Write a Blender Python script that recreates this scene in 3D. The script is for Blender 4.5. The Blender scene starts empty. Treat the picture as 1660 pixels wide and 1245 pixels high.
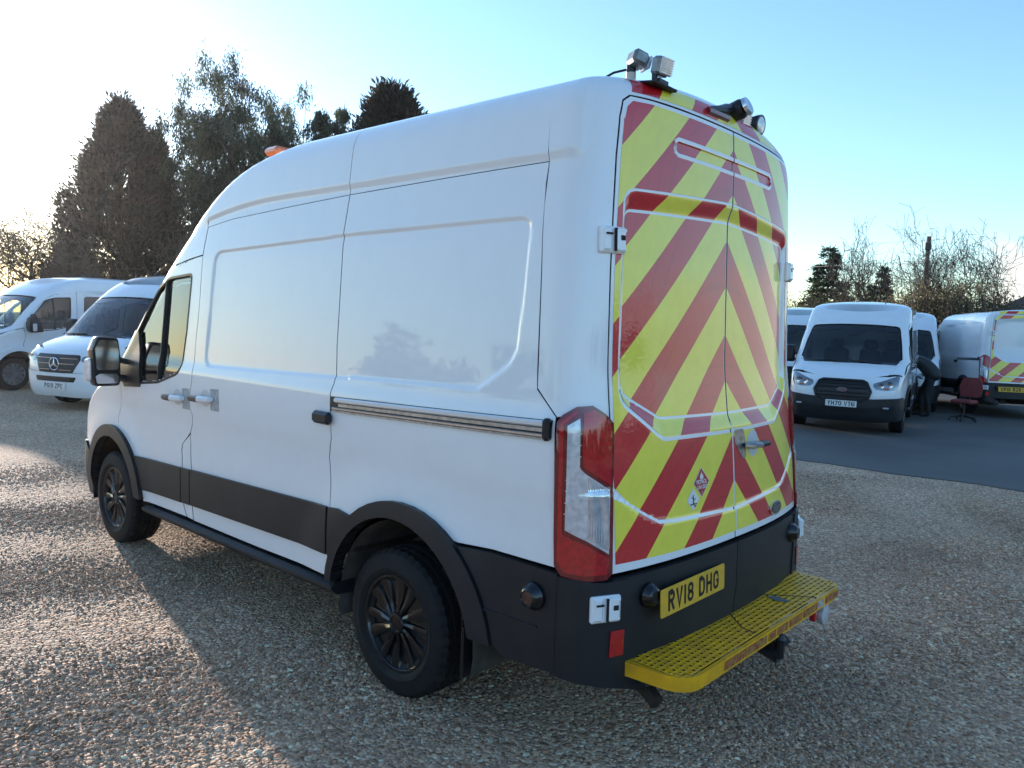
import bpy, bmesh, math, random
import numpy as np
random.seed(7); np.random.seed(7)
scn = bpy.context.scene
C = scn.collection
R = math.radians

# ------------------------------------------------------------------ camera
cam_d = bpy.data.cameras.new('camera'); cam = bpy.data.objects.new('camera', cam_d); C.objects.link(cam)
from mathutils import Matrix, Vector
CAM = Vector((-2.682, 3.195, 1.738))
yaw, pitch, roll = R(-47.891), R(-4.4055), R(2.0769)
fw = Vector((math.cos(yaw)*math.cos(pitch), math.sin(yaw)*math.cos(pitch), math.sin(pitch)))
rt = fw.cross(Vector((0, 0, 1))).normalized(); up_ = rt.cross(fw)
r2 = math.cos(roll)*rt + math.sin(roll)*up_; u2 = -math.sin(roll)*rt + math.cos(roll)*up_
cam.matrix_world = Matrix(((r2.x, u2.x, -fw.x, CAM.x), (r2.y, u2.y, -fw.y, CAM.y), (r2.z, u2.z, -fw.z, CAM.z), (0, 0, 0, 1)))
cam_d.sensor_width = 36; cam_d.lens = 1242.2/1660*36; cam_d.clip_start = .05; cam_d.clip_end = 4000
scn.camera = cam

# ------------------------------------------------------------------ sky, sun, exposure
SUN_AZ, SUN_EL = R(-9.0), R(8.0)
world = bpy.data.worlds.new('World'); scn.world = world; world.use_nodes = True
wn, wl = world.node_tree.nodes, world.node_tree.links
wn.clear()
sky = wn.new('ShaderNodeTexSky'); sky.sky_type = 'NISHITA'; sky.sun_disc = False
sky.sun_elevation = SUN_EL; sky.sun_rotation = R(90) - SUN_AZ
sky.air_density = 1.0; sky.dust_density = .3; sky.ozone_density = 2.9; sky.altitude = 60
bg = wn.new('ShaderNodeBackground'); bg.inputs[1].default_value = .10
wo = wn.new('ShaderNodeOutputWorld')
# low cumulus along the part of the horizon away from the sun
tcw = wn.new('ShaderNodeTexCoord'); sep = wn.new('ShaderNodeSeparateXYZ'); mp = wn.new('ShaderNodeMapping'); mp.inputs['Scale'].default_value = (7, 7, 12); mp.inputs['Location'].default_value = (3.1, 1.7, .4)
cn = wn.new('ShaderNodeTexNoise'); cn.inputs['Scale'].default_value = 1.0; cn.inputs['Detail'].default_value = 9; cn.inputs['Roughness'].default_value = .55
wl.new(tcw.outputs['Generated'], mp.inputs[0]); wl.new(mp.outputs[0], cn.inputs['Vector']); wl.new(tcw.outputs['Generated'], sep.inputs[0])
def wmath(op, a, b=None, c=None):
    q = wn.new('ShaderNodeMath'); q.operation = op
    for i, v in enumerate((a, b, c)):
        if v is None: continue
        if isinstance(v, (int, float)): q.inputs[i].default_value = v
        else: wl.new(v, q.inputs[i])
    return q.outputs[0]
def wsm(v, lo, hi):
    q = wn.new('ShaderNodeMapRange'); q.interpolation_type = 'SMOOTHSTEP'; q.inputs['From Min'].default_value = lo; q.inputs['From Max'].default_value = hi
    wl.new(v, q.inputs[0]); return q.outputs[0]
azm = wsm(sep.outputs[0], .200, .160)                        # away from the sun (sun lies towards +x)
elv = wsm(sep.outputs[2], .135, .05)                         # only near the horizon
den = wmath('ADD', cn.outputs[0], wmath('MULTIPLY', elv, .22))
cov = wmath('MULTIPLY', wmath('MULTIPLY', wsm(den, .56, .66), azm), wsm(sep.outputs[2], .15, .10))
mixc = wn.new('ShaderNodeMix'); mixc.data_type = 'RGBA'; mixc.inputs['B'].default_value = (2.6, 2.5, 2.4, 1)
wl.new(wmath('MULTIPLY', cov, .9), mixc.inputs[0]); wl.new(sky.outputs[0], mixc.inputs['A'])
wl.new(mixc.outputs['Result'], bg.inputs[0]); wl.new(bg.outputs[0], wo.inputs[0])
sun_d = bpy.data.lights.new('sun', 'SUN'); sun = bpy.data.objects.new('sun', sun_d); C.objects.link(sun)
sun_d.energy = 2.0; sun_d.angle = R(.9); sun_d.color = (1, .88, .78)
sd = Vector((math.cos(SUN_AZ)*math.cos(SUN_EL), math.sin(SUN_AZ)*math.cos(SUN_EL), math.sin(SUN_EL)))
sun.rotation_euler = sd.to_track_quat('Z', 'Y').to_euler()
scn.view_settings.view_transform = 'Standard'; scn.view_settings.look = 'None'
scn.view_settings.gamma = 1; scn.view_settings.use_curve_mapping = False
scn.view_settings.exposure = 2.2
scn.cycles.max_bounces = 8; scn.cycles.transparent_max_bounces = 24
scn.cycles.caustics_reflective = False; scn.cycles.caustics_refractive = False
# ------------------------------------------------------------------ geometry core (numpy)
def sst(a, b, x):
    t = np.clip((x-a)/(b-a), 0, 1); return t*t*(3-2*t)
def smax(a, b, k):
    h = np.maximum(k-np.abs(a-b), 0)/k
    return np.maximum(a, b)+h*h*k*.25
def table(pts, sig=.02):
    """smooth 1-D curve through (t, v) points"""
    p = np.array(sorted(pts)); t = np.arange(p[0, 0]-.3, p[-1, 0]+.3, .004)
    v = np.interp(t, p[:, 0], p[:, 1])
    lo = (p[1, 1]-p[0, 1])/(p[1, 0]-p[0, 0]); hi = (p[-1, 1]-p[-2, 1])/(p[-1, 0]-p[-2, 0])
    v = np.where(t < p[0, 0], p[0, 1]+lo*(t-p[0, 0]), v); v = np.where(t > p[-1, 0], p[-1, 1]+hi*(t-p[-1, 0]), v)
    n = max(1, int(3*sig/.004)); k = np.exp(-.5*(np.arange(-n, n+1)*.004/sig)**2); k /= k.sum()
    v = np.convolve(np.pad(v, n, mode='reflect', reflect_type='odd'), k, 'valid')
    return lambda q: np.interp(q, t, v)
def sdpoly(px, py, poly):
    """signed distance, negative inside"""
    P = np.asarray(poly, float); d = np.full(px.shape, 1e9); s = np.zeros(px.shape, bool)
    for i in range(len(P)):
        a, b = P[i-1], P[i]; e = b-a; wx, wy = px-a[0], py-a[1]
        t = np.clip((wx*e[0]+wy*e[1])/max(e@e, 1e-12), 0, 1)
        d = np.minimum(d, (wx-e[0]*t)**2+(wy-e[1]*t)**2)
        c = (a[1] <= py) != (b[1] <= py)
        xi = a[0]+(py-a[1])/np.where(abs(e[1]) < 1e-12, 1e-12, e[1])*e[0]
        s ^= c & (px < xi)
    d = np.sqrt(d); return np.where(s, -d, d)
def sdtab(poly, pad=.06, h=.004):
    """signed distance of a fixed outline, tabulated"""
    P = np.asarray(poly); lo = P.min(0)-pad; hi = P.max(0)+pad
    gx = np.arange(lo[0], hi[0]+h, h); gy = np.arange(lo[1], hi[1]+h, h)
    D = sdpoly(*np.meshgrid(gx, gy, indexing='ij'), P)
    def f(x, y):
        u = (x-lo[0])/h; v = (y-lo[1])/h
        ok = (u >= 0) & (v >= 0) & (u < len(gx)-1) & (v < len(gy)-1)
        u = np.where(ok, u, 0); v = np.where(ok, v, 0); i = u.astype(int); j = v.astype(int); a = u-i; b = v-j
        d = D[i, j]*(1-a)*(1-b)+D[i+1, j]*a*(1-b)+D[i, j+1]*(1-a)*b+D[i+1, j+1]*a*b
        return np.where(ok, d, 1.)
    return f
def rnd(poly, r, n=6):
    """round the corners of a polygon; r a number or one per corner"""
    P = [np.array(p, float) for p in poly]; out = []
    rr = r if hasattr(r, '__len__') else [r]*len(P)
    for i in range(len(P)):
        p, a, b = P[i], P[i-1], P[(i+1) % len(P)]
        if rr[i] <= 0: out.append(tuple(p)); continue
        u = a-p; v = b-p; lu, lv = np.hypot(*u), np.hypot(*v); u /= lu; v /= lv
        ang = math.acos(max(-1, min(1, float(u@v))))
        if ang > 3.1: out.append(tuple(p)); continue
        d = min(rr[i]/math.tan(ang/2), .49*lu, .49*lv)
        A, B = p+u*d, p+v*d
        for k in range(n+1):
            t = k/n; out.append(tuple((1-t)**2*A+2*t*(1-t)*p+t*t*B))
    return out
def spline(pts, n=8):
    """Catmull-Rom through open points"""
    P = [np.array(p, float) for p in pts]; P = [2*P[0]-P[1]]+P+[2*P[-1]-P[-2]]; out = []
    for i in range(1, len(P)-2):
        for k in range(n):
            t = k/n; a, b, c, d = P[i-1:i+3]
            out.append(tuple(.5*(2*b+(c-a)*t+(2*a-5*b+4*c-d)*t*t+(3*b-a-3*c+d)*t**3)))
    return out+[tuple(P[-2])]
def clip_half(poly, ax, v, keep_less):
    out = []; n = len(poly)
    for i in range(n):
        p, q = poly[i-1], poly[i]
        ip = (p[ax] <= v) if keep_less else (p[ax] >= v); iq = (q[ax] <= v) if keep_less else (q[ax] >= v)
        if ip != iq:
            t = (v-p[ax])/(q[ax]-p[ax]); r = [p[0]+(q[0]-p[0])*t, p[1]+(q[1]-p[1])*t]; r[ax] = v
            out.append(tuple(r))
        if iq: out.append(q)
    return out
def area(p):
    p = np.array(p); return .5*float(np.sum(p[:, 0]*np.roll(p[:, 1], -1)-np.roll(p[:, 0], -1)*p[:, 1]))
def grid_poly(poly, ra, rb, la=(), lb=(), fine=()):
    """cut a 2-D polygon into a conforming grid: (verts, faces); fine = (axis, lo, hi, step) denser bands"""
    poly = [(float(a), float(b)) for a, b in poly]
    if area(poly) < 0: poly = poly[::-1]
    P = np.array(poly)
    def lines(lo, hi, r, ex, ax):
        g = list(np.linspace(lo-1e-4, hi+1e-4, max(2, int(math.ceil((hi-lo)/r))+1)))
        for fa, a, b, st in fine:
            if fa == ax:
                a, b = max(a, lo), min(b, hi)
                if b > a: g = [q for q in g if q < a-st*.3 or q > b+st*.3]+list(np.linspace(a, b, max(2, int((b-a)/st)+1)))
        g = sorted(g+[e for e in ex if lo < e < hi]); o = [g[0]]
        exs = set(ex)
        for q in g[1:]:
            if q-o[-1] < r*.08 and q not in exs and q != g[-1]: continue
            o.append(q)
        return np.array(o)
    A = lines(P[:, 0].min(), P[:, 0].max(), ra, la, 0); B = lines(P[:, 1].min(), P[:, 1].max(), rb, lb, 1)
    na, nb = len(A)-1, len(B)-1
    hit = np.zeros((na, nb), bool)
    for i in range(len(P)):
        p, q = P[i-1], P[i]; m = max(2, int(np.hypot(*(q-p))/(min(np.diff(A).min(), np.diff(B).min(), ra, rb)*.35))+2)
        m = min(m, 4000)
        t = np.linspace(0, 1, m)[:, None]; s = p+(q-p)*t
        for e in (-1e-6, 1e-6):
            ia = np.clip(np.searchsorted(A, s[:, 0]+e)-1, 0, na-1); ib = np.clip(np.searchsorted(B, s[:, 1]+e)-1, 0, nb-1)
            hit[ia, ib] = True
    ca, cb = np.meshgrid((A[1:]+A[:-1])/2, (B[1:]+B[:-1])/2, indexing='ij')
    inside = np.zeros(ca.shape, bool)
    for i in range(len(P)):
        a, b = P[i-1], P[i]
        c = (a[1] <= cb) != (b[1] <= cb)
        if abs(b[1]-a[1]) > 1e-12: inside ^= c & (ca < a[0]+(cb-a[1])/(b[1]-a[1])*(b[0]-a[0]))
    V = {}; vl = []; F = []; A = [float(q) for q in A]; B = [float(q) for q in B]
    def vid(p):
        k = (int(p[0]*1e5+1e7+.5), int(p[1]*1e5+1e7+.5)); j = V.get(k)
        if j is None: j = V[k] = len(vl); vl.append(p)
        return j
    for j in range(nb):
        row = None
        for i in np.nonzero(hit[:, j] | inside[:, j])[0]:
            if hit[i, j]:
                if row is None: row = clip_half(clip_half(poly, 1, B[j], False), 1, B[j+1], True)
                if len(row) < 3: continue
                c = clip_half(clip_half(row, 0, A[i], False), 0, A[i+1], True)
                if len(c) < 3 or abs(area(c)) < 1e-9: continue
                if abs(area(c)) > .99999*(A[i+1]-A[i])*(B[j+1]-B[j]):
                    F.append([vid((A[i], B[j])), vid((A[i+1], B[j])), vid((A[i+1], B[j+1])), vid((A[i], B[j+1]))]); continue
                ids = []
                for p in c:
                    k = vid(p)
                    if not ids or ids[-1] != k: ids.append(k)
                if len(ids) > 1 and ids[0] == ids[-1]: ids.pop()
                if len(ids) >= 3:
                    if len(set(ids)) == len(ids): F.append(ids)
                    else:
                        s2 = []; [s2.append(k) for k in ids if k not in s2]
                        if len(s2) >= 3: F.append(s2)
            else:
                F.append([vid((A[i], B[j])), vid((A[i+1], B[j])), vid((A[i+1], B[j+1])), vid((A[i], B[j+1]))])
    # T-junction repair: insert grid corners that neighbours created on shared edges is not needed, edges match by construction
    return np.array(vl), F

# projections: 2-D parameter -> ray (origin, direction, t inside, t outside)
def pj_side(ab): n = len(ab); return np.stack([ab[:, 0], np.zeros(n), ab[:, 1]], 1), np.tile([0., 1, 0], (n, 1)), .2, 1.4
def pj_right(ab): n = len(ab); return np.stack([ab[:, 0], np.zeros(n), ab[:, 1]], 1), np.tile([0., -1, 0], (n, 1)), .2, 1.4
def pj_rear(ab): n = len(ab); return np.stack([np.zeros(n), ab[:, 0], ab[:, 1]], 1), np.tile([-1., 0, 0], (n, 1)), .1, 2.2
def pj_front(ab): n = len(ab); return np.stack([np.full(n, 1.5), ab[:, 0], ab[:, 1]], 1), np.tile([1., 0, 0], (n, 1)), 0, 4.5
def pj_top(ab): n = len(ab); return np.stack([ab[:, 0], ab[:, 1], np.zeros(n)], 1), np.tile([0., 0, 1], (n, 1)), .9, 3.4
def pj_cyl(zc):
    """(x, angle): around the long axis at height zc, angle 0 = +y (left), 90 = up, in degrees"""
    def f(ab):
        t = np.radians(ab[:, 1]); n = len(ab)
        return np.stack([ab[:, 0], np.zeros(n), np.full(n, zc)], 1), np.stack([np.zeros(n), np.cos(t), np.sin(t)], 1), .05, 1.8
    return f
def pj_corner(xc, yc):
    """(angle, z) around a vertical axis, angle 0 = +x, 90 = +y, 180 = -x, in degrees"""
    def f(ab):
        t = np.radians(ab[:, 0]); n = len(ab)
        return np.stack([np.full(n, xc), np.full(n, yc), ab[:, 1]], 1), np.stack([np.cos(t), np.sin(t), np.zeros(n)], 1), 0., 1.2
    return f
class Body:
    """implicit vehicle body: f < 0 inside; subclass gives w(x,z), h(x,y), xr(y,z), xf(y,z)"""
    k_roof, k_rear, k_front = .12, .14, .2
    def f(self, p):
        x, y, z = p[:, 0], p[:, 1], p[:, 2]
        g = smax(np.abs(y)-self.w(x, z, y), z-self.h(x, y), self.k_roof)
        g = smax(g, self.xr(y, z)-x, self.k_rear)
        return smax(g, x-self.xf(y, z), self.k_front)
    def hit(self, O, D, t0, t1):
        a = np.full(len(O), float(t0)); b = np.full(len(O), float(t1))
        for _ in range(8):
            m = (a+b)/2; s = self.f(O+D*m[:, None]) < 0
            a = np.where(s, m, a); b = np.where(s, b, m)
        fa, fb = self.f(O+D*a[:, None]), self.f(O+D*b[:, None])
        for _ in range(4):      # regula falsi inside the bracket
            k = np.clip(fa/np.where(fa-fb == 0, -1e-12, fa-fb), .02, .98); m = a+(b-a)*k; fm = self.f(O+D*m[:, None]); s = fm < 0
            a = np.where(s, m, a); fa = np.where(s, fm, fa); b = np.where(s, b, m); fb = np.where(s, fb, fm)
        k = np.clip(fa/np.where(fa-fb == 0, -1e-12, fa-fb), 0, 1)
        return O+D*(a+(b-a)*k)[:, None]
    def nrm(self, P, e=.003):
        g = np.stack([self.f(P+d)-self.f(P-d) for d in np.eye(3)*e], 1)
        return g/np.maximum(np.linalg.norm(g, axis=1), 1e-9)[:, None]
WZ = table([(.2, .985), (.42, .998), (.60, 1.002), (.8, 1.003), (.95, 1.0), (1.05, 1.004), (1.13, 1.014), (1.25, 1.019), (1.375, 1.017), (1.43, 1.0), (1.6, .988), (2.09, .955), (2.35, .921), (2.5, .905), (2.9, .86)], .018)
class Transit(Body):
    def __init__(s, H=2.768, high=True, rear_recess=True, side_press=True):
        s.H, s.high, s.rr, s.sp = H, high, rear_recess, side_press
        if high: s.XF = table([(.2, 4.22), (.33, 4.30), (.5, 4.325), (.75, 4.31), (.92, 4.27), (1.02, 4.19), (1.12, 4.0), (1.22, 3.72), (1.275, 3.52), (1.55, 3.27), (1.74, 3.09), (1.98, 2.80), (2.2, 2.52), (2.384, 2.25), (2.5, 2.04), (2.6, 1.77), (2.66, 1.5), (2.75, .9), (2.9, -.3)], .03)
        else: s.XF = table([(.2, 4.22), (.33, 4.30), (.5, 4.325), (.75, 4.31), (.92, 4.27), (1.02, 4.19), (1.12, 4.0), (1.22, 3.72), (1.275, 3.52), (1.55, 3.27), (1.74, 3.09), (1.95, 2.84), (2.15, 2.58), (2.32, 2.30), (2.42, 2.0), (2.5, 1.5), (2.6, .6)], .03)
        s.XR = table([(.3, -1.185), (.8, -1.17), (1.0, -1.15), (1.35, -1.115), (1.57, -1.085), (2.2, -1.06), (2.39, -1.055), (2.6, -1.045), (2.8, -1.02)], .05)
    press_rear = rnd([(.60, 1.450), (-.50, 1.470), (-.70, 1.60), (-.725, 2.16), (.60, 2.150)], [0, .06, .16, .07, 0])
    press_door = rnd([(.36, 1.446), (1.83, 1.415), (1.80, 2.115), (.36, 2.152)], [0, .08, .09, 0])
    t_pr, t_pd = staticmethod(sdtab(press_rear)), staticmethod(sdtab(press_door))
    def w(s, x, z, y):
        v = WZ(z)
        v = v-sst(1.8, 3.3, x)*np.maximum(z-1.35, 0)*.07
        v = v-np.maximum(x-2.9, 0)**2*.055-np.maximum(-.2-x, 0)**2*.03
        for xc in (0., 3.3):
            r = np.hypot(x-xc, z-.36); v = v+.020*(1-sst(.52, .80, r))*sst(.3, .5, z)
        if s.high:   # ledge of the high roof
            e = (1-sst(1.9, 2.9, x)*.0)*sst(-.93, -.90, x)
            v = v+.012*sst(2.362, 2.405, z+.0*x-.09*sst(1.2, 2.5, -x+0*x)*0+np.maximum(x-1.1, 0)**2*.10)*e
        if s.sp:
            v = v-.009*(1-sst(-.016, .006, np.minimum(s.t_pr(x, z), s.t_pd(x, z))))
        return v
    def h(s, x, y): return s.H-.085*(np.abs(y)/.86)**2.2-np.maximum(x-.8, 0)**2*.012
    win_o = rnd([(.768, 1.46), (.745, 2.268), (0, 2.310), (-.745, 2.268), (-.768, 1.46), (-.535, 1.302), (0, 1.297), (.535, 1.302)], [.10, .07, 0, .07, .10, .1, 0, .1])
    win_i = rnd([(.742, 1.49), (.724, 2.190), (0, 2.226), (-.724, 2.190), (-.742, 1.49), (-.52, 1.386), (0, 1.378), (.52, 1.386)], [.08, .04, 0, .04, .08, .1, 0, .1])
    slot = rnd([(.45, 2.445), (.45, 2.505), (-.45, 2.505), (-.45, 2.445)], .028)
    t_o, t_i, t_s = staticmethod(sdtab(win_o)), staticmethod(sdtab(win_i)), staticmethod(sdtab(slot))
    def xr(s, y, z):
        v = s.XR(z)+.085*(np.abs(y)/.9)**2.6
        if s.rr:
            if len(v):
                do = s.t_o(y, z); di = s.t_i(y, z)
                t = np.clip(do/np.where(do-di == 0, -1e-9, do-di), 0, 1)
                t = np.where(do > 0, 0, np.where(di < 0, 1, t)); v = v+.022*t*t*(3-2*t)
                v = v+.008*(1-sst(-.012, .003, s.t_s(y, z)))
            # shallow crease along the lower line
            zl = np.interp(np.abs(y), [0, .5, .58, .67, .76, .85], [.952, .975, .985, 1.02, 1.075, 1.13])
            v = v-.006*sst(-.012, .012, zl-z)
        return v
    def xf(s, y, z): return s.XF(z)-.16*(np.abs(y)/.9)**2.4-sst(1.0, .3, z)*.06*(np.abs(y)/.9)**4
# ------------------------------------------------------------------ materials
MATS = {}
def nt(m): return m.node_tree.nodes, m.node_tree.links
def mat(name, col, rough=.5, metal=0., coat=0., spec=.5, coat_rough=.03, emit=None, alpha=1., bump=None, var=None, trans=0., ior=1.45):
    """principled material; bump=(scale, strength, distance); var=(scale, amount, colour2) mottled colour"""
    if name in MATS: return MATS[name]
    m = bpy.data.materials.new(name); m.use_nodes = True; n, l = nt(m); b = n['Principled BSDF']
    b.inputs['Base Color'].default_value = (*col, 1); b.inputs['Roughness'].default_value = rough
    b.inputs['Metallic'].default_value = metal; b.inputs['Coat Weight'].default_value = coat; b.inputs['Coat Roughness'].default_value = coat_rough
    b.inputs['Specular IOR Level'].default_value = spec; b.inputs['Alpha'].default_value = alpha
    b.inputs['Transmission Weight'].default_value = trans; b.inputs['IOR'].default_value = ior
    if emit: b.inputs['Emission Color'].default_value = (*emit[:3], 1); b.inputs['Emission Strength'].default_value = emit[3]
    if bump or var: tc = n.new('ShaderNodeTexCoord')
    if var:
        t = n.new('ShaderNodeTexNoise'); t.inputs['Scale'].default_value = var[0]; t.inputs['Detail'].default_value = 6
        r = n.new('ShaderNodeMapRange'); r.inputs['From Min'].default_value = .35; r.inputs['From Max'].default_value = .7; r.inputs['To Max'].default_value = var[1]
        x = n.new('ShaderNodeMix'); x.data_type = 'RGBA'; x.inputs['A'].default_value = (*col, 1); x.inputs['B'].default_value = (*var[2], 1)
        l.new(tc.outputs['Object'], t.inputs['Vector']); l.new(t.outputs[0], r.inputs[0]); l.new(r.outputs[0], x.inputs[0]); l.new(x.outputs['Result'], b.inputs['Base Color'])
    if bump:
        t = n.new('ShaderNodeTexNoise'); t.inputs['Scale'].default_value = bump[0]; t.inputs['Detail'].default_value = 4
        u = n.new('ShaderNodeBump'); u.inputs['Strength'].default_value = bump[1]; u.inputs['Distance'].default_value = bump[2]
        l.new(tc.outputs['Object'], t.inputs['Vector']); l.new(t.outputs[0], u.inputs['Height']); l.new(u.outputs[0], b.inputs['Normal'])
    MATS[name] = m; return m
def glass(name, tint, refl=1.0):
    """thin window pane: clear with fresnel reflection"""
    if name in MATS: return MATS[name]
    m = bpy.data.materials.new(name); m.use_nodes = True; n, l = nt(m); n.clear()
    o = n.new('ShaderNodeOutputMaterial'); t = n.new('ShaderNodeBsdfTransparent'); g = n.new('ShaderNodeBsdfGlossy'); x = n.new('ShaderNodeMixShader'); f = n.new('ShaderNodeFresnel')
    t.inputs[0].default_value = (*tint, 1); g.inputs['Roughness'].default_value = .01; f.inputs[0].default_value = 1.55
    k = n.new('ShaderNodeMath'); k.operation = 'MULTIPLY'; k.inputs[1].default_value = 1.6*refl; k.use_clamp = True
    l.new(f.outputs[0], k.inputs[0]); l.new(k.outputs[0], x.inputs[0]); l.new(t.outputs[0], x.inputs[1]); l.new(g.outputs[0], x.inputs[2]); l.new(x.outputs[0], o.inputs[0])
    MATS[name] = m; return m
def paint_mat(name, col, dirt=.5):
    """clear-coated van paint with a faint road film that thickens low down (real dirt) and slight orange peel"""
    m = mat(name, col, .42, coat=1., coat_rough=.035); n, l = nt(m); b = n['Principled BSDF']
    tc = n.new('ShaderNodeTexCoord'); g = n.new('ShaderNodeNewGeometry')
    t = n.new('ShaderNodeTexNoise'); t.inputs['Scale'].default_value = 9; t.inputs['Detail'].default_value = 7; t.inputs['Roughness'].default_value = .65
    st = n.new('ShaderNodeMapping'); st.inputs['Scale'].default_value = (1, 1, .7)
    l.new(tc.outputs['Object'], st.inputs[0]); l.new(st.outputs[0], t.inputs['Vector'])
    r = n.new('ShaderNodeMapRange'); r.inputs['From Min'].default_value = .45; r.inputs['From Max'].default_value = .8; r.inputs['To Max'].default_value = .10*dirt
    x = n.new('ShaderNodeMix'); x.data_type = 'RGBA'; x.inputs['A'].default_value = (*col, 1); x.inputs['B'].default_value = (.30, .27, .23, 1)
    l.new(t.outputs[0], r.inputs[0]); l.new(r.outputs[0], x.inputs[0]); l.new(x.outputs['Result'], b.inputs['Base Color'])
    r2 = n.new('ShaderNodeMapRange'); r2.inputs['From Min'].default_value = .3; r2.inputs['From Max'].default_value = .8; r2.inputs['To Min'].default_value = .012; r2.inputs['To Max'].default_value = .05
    l.new(t.outputs[0], r2.inputs[0]); l.new(r2.outputs[0], b.inputs['Coat Roughness'])
    w = n.new('ShaderNodeTexNoise'); w.inputs['Scale'].default_value = 2.2; w.inputs['Detail'].default_value = 1
    u = n.new('ShaderNodeBump'); u.inputs['Strength'].default_value = .05; u.inputs['Distance'].default_value = .02
    l.new(tc.outputs['Object'], w.inputs['Vector']); l.new(w.outputs[0], u.inputs['Height']); l.new(u.outputs[0], b.inputs['Coat Normal'])
    return m
def vinyl_mat(name, col, honey=0.):
    m = mat(name, col, .38, coat=1., coat_rough=.04); n, l = nt(m); b = n['Principled BSDF']
    tc = n.new('ShaderNodeTexCoord')
    v = n.new('ShaderNodeTexVoronoi'); v.feature = 'DISTANCE_TO_EDGE'; v.inputs['Scale'].default_value = 130; v.inputs['Randomness'].default_value = .15
    r = n.new('ShaderNodeMapRange'); r.inputs['From Max'].default_value = .12; r.inputs['To Min'].default_value = 1-honey; r.inputs['To Max'].default_value = 1
    w = n.new('ShaderNodeTexNoise'); w.inputs['Scale'].default_value = 14; w.inputs['Detail'].default_value = 4
    r2 = n.new('ShaderNodeMapRange'); r2.inputs['From Min'].default_value = .3; r2.inputs['From Max'].default_value = .75; r2.inputs['To Min'].default_value = .94; r2.inputs['To Max'].default_value = 1.03
    k = n.new('ShaderNodeMath'); k.operation = 'MULTIPLY'; x = n.new('ShaderNodeVectorMath'); x.operation = 'SCALE'; x.inputs[0].default_value = col
    l.new(tc.outputs['Object'], v.inputs['Vector']); l.new(tc.outputs['Object'], w.inputs['Vector']); l.new(v.outputs['Distance'], r.inputs[0]); l.new(w.outputs[0], r2.inputs[0])
    l.new(r.outputs[0], k.inputs[0]); l.new(r2.outputs[0], k.inputs[1]); l.new(k.outputs[0], x.inputs['Scale']); l.new(x.outputs[0], b.inputs['Base Color'])
    q = n.new('ShaderNodeTexNoise'); q.inputs['Scale'].default_value = 55; q.inputs['Detail'].default_value = 1
    u = n.new('ShaderNodeBump'); u.inputs['Strength'].default_value = .10; u.inputs['Distance'].default_value = .004
    l.new(tc.outputs['Object'], q.inputs['Vector']); l.new(q.outputs[0], u.inputs['Height']); l.new(u.outputs[0], b.inputs['Normal']); l.new(u.outputs[0], b.inputs['Coat Normal'])
    return m
WHITE = paint_mat('white_paint', (.86, .865, .87))
WHITE2 = paint_mat('white_paint_dusty', (.83, .835, .84), .8)
SEAM = mat('seam_seal', (.012, .012, .014), .8)
PLASTIC = mat('grey_plastic', (.013, .0145, .018), .42, spec=.42, bump=(900, .3, .001), var=(5, .6, (.026, .027, .029)))
BLACK = mat('black_plastic', (.012, .012, .014), .35)
GLOSSB = mat('gloss_black', (.006, .006, .007), .22, coat=.4)
RUBBER = mat('tyre_rubber', (.010, .0105, .012), .72, spec=.3, var=(18, .6, (.022, .021, .020)), bump=(120, .3, .002))
CHROME = mat('chrome', (.75, .76, .78), .12, metal=1)
ALU = mat('aluminium', (.55, .56, .57), .32, metal=1, var=(30, .7, (.25, .25, .26)))
GALV = mat('galvanised', (.35, .36, .37), .5, metal=.8, var=(12, .7, (.12, .1, .09)))
LENS_R = mat('red_lens', (.56, .008, .014), .12, coat=1., var=(60, .5, (.16, .003, .006)))
LENS_RD = mat('dark_red_lens', (.20, .005, .010), .12, coat=1., var=(60, .6, (.12, .003, .005)))
LENS_W = mat('clear_lens', (.74, .75, .77), .16, coat=1., metal=.25, var=(40, .7, (.36, .38, .41)))
HEADW = mat('bright_lens', (.42, .45, .50), .10, coat=1., metal=.6, var=(30, .9, (.75, .78, .82)))
HEADL = mat('headlamp_lens', (.26, .28, .31), .08, coat=1., metal=.4, var=(14, .8, (.12, .13, .15)))
LENS_A = mat('amber_lens', (.75, .16, .03), .25, coat=.8)
YELLOWP = mat('yellow_paint', (.92, .46, .008), .45, spec=.4, var=(14, .8, (.60, .30, .02)), bump=(60, .2, .002))
PLATE_Y = mat('plate_yellow', (.82, .47, .03), .35, coat=.5, var=(25, .6, (.58, .34, .04)))
PLATE_W = mat('plate_white', (.78, .78, .76), .35, coat=.5)
INK = mat('ink_black', (.012, .012, .014), .5)
V_RED = vinyl_mat('red_vinyl', (.66, .008, .014), .22)
V_YEL = vinyl_mat('yellow_vinyl', (.95, .82, .07), .05)
V_FLU = vinyl_mat('fluorescent_vinyl', (.78, .86, .0), .05)
GLASS = glass('window_glass', (.42, .52, .49))
GLASS_D = glass('dark_glass', (.80, .84, .84), .8)
TRIMD = mat('cab_trim', (.03, .031, .034), .8)
SEATM = mat('seat_cloth', (.035, .036, .042), .9)
DARKMET = mat('dark_metal', (.025, .023, .022), .7, metal=.3, var=(20, .8, (.07, .045, .03)))

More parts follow.
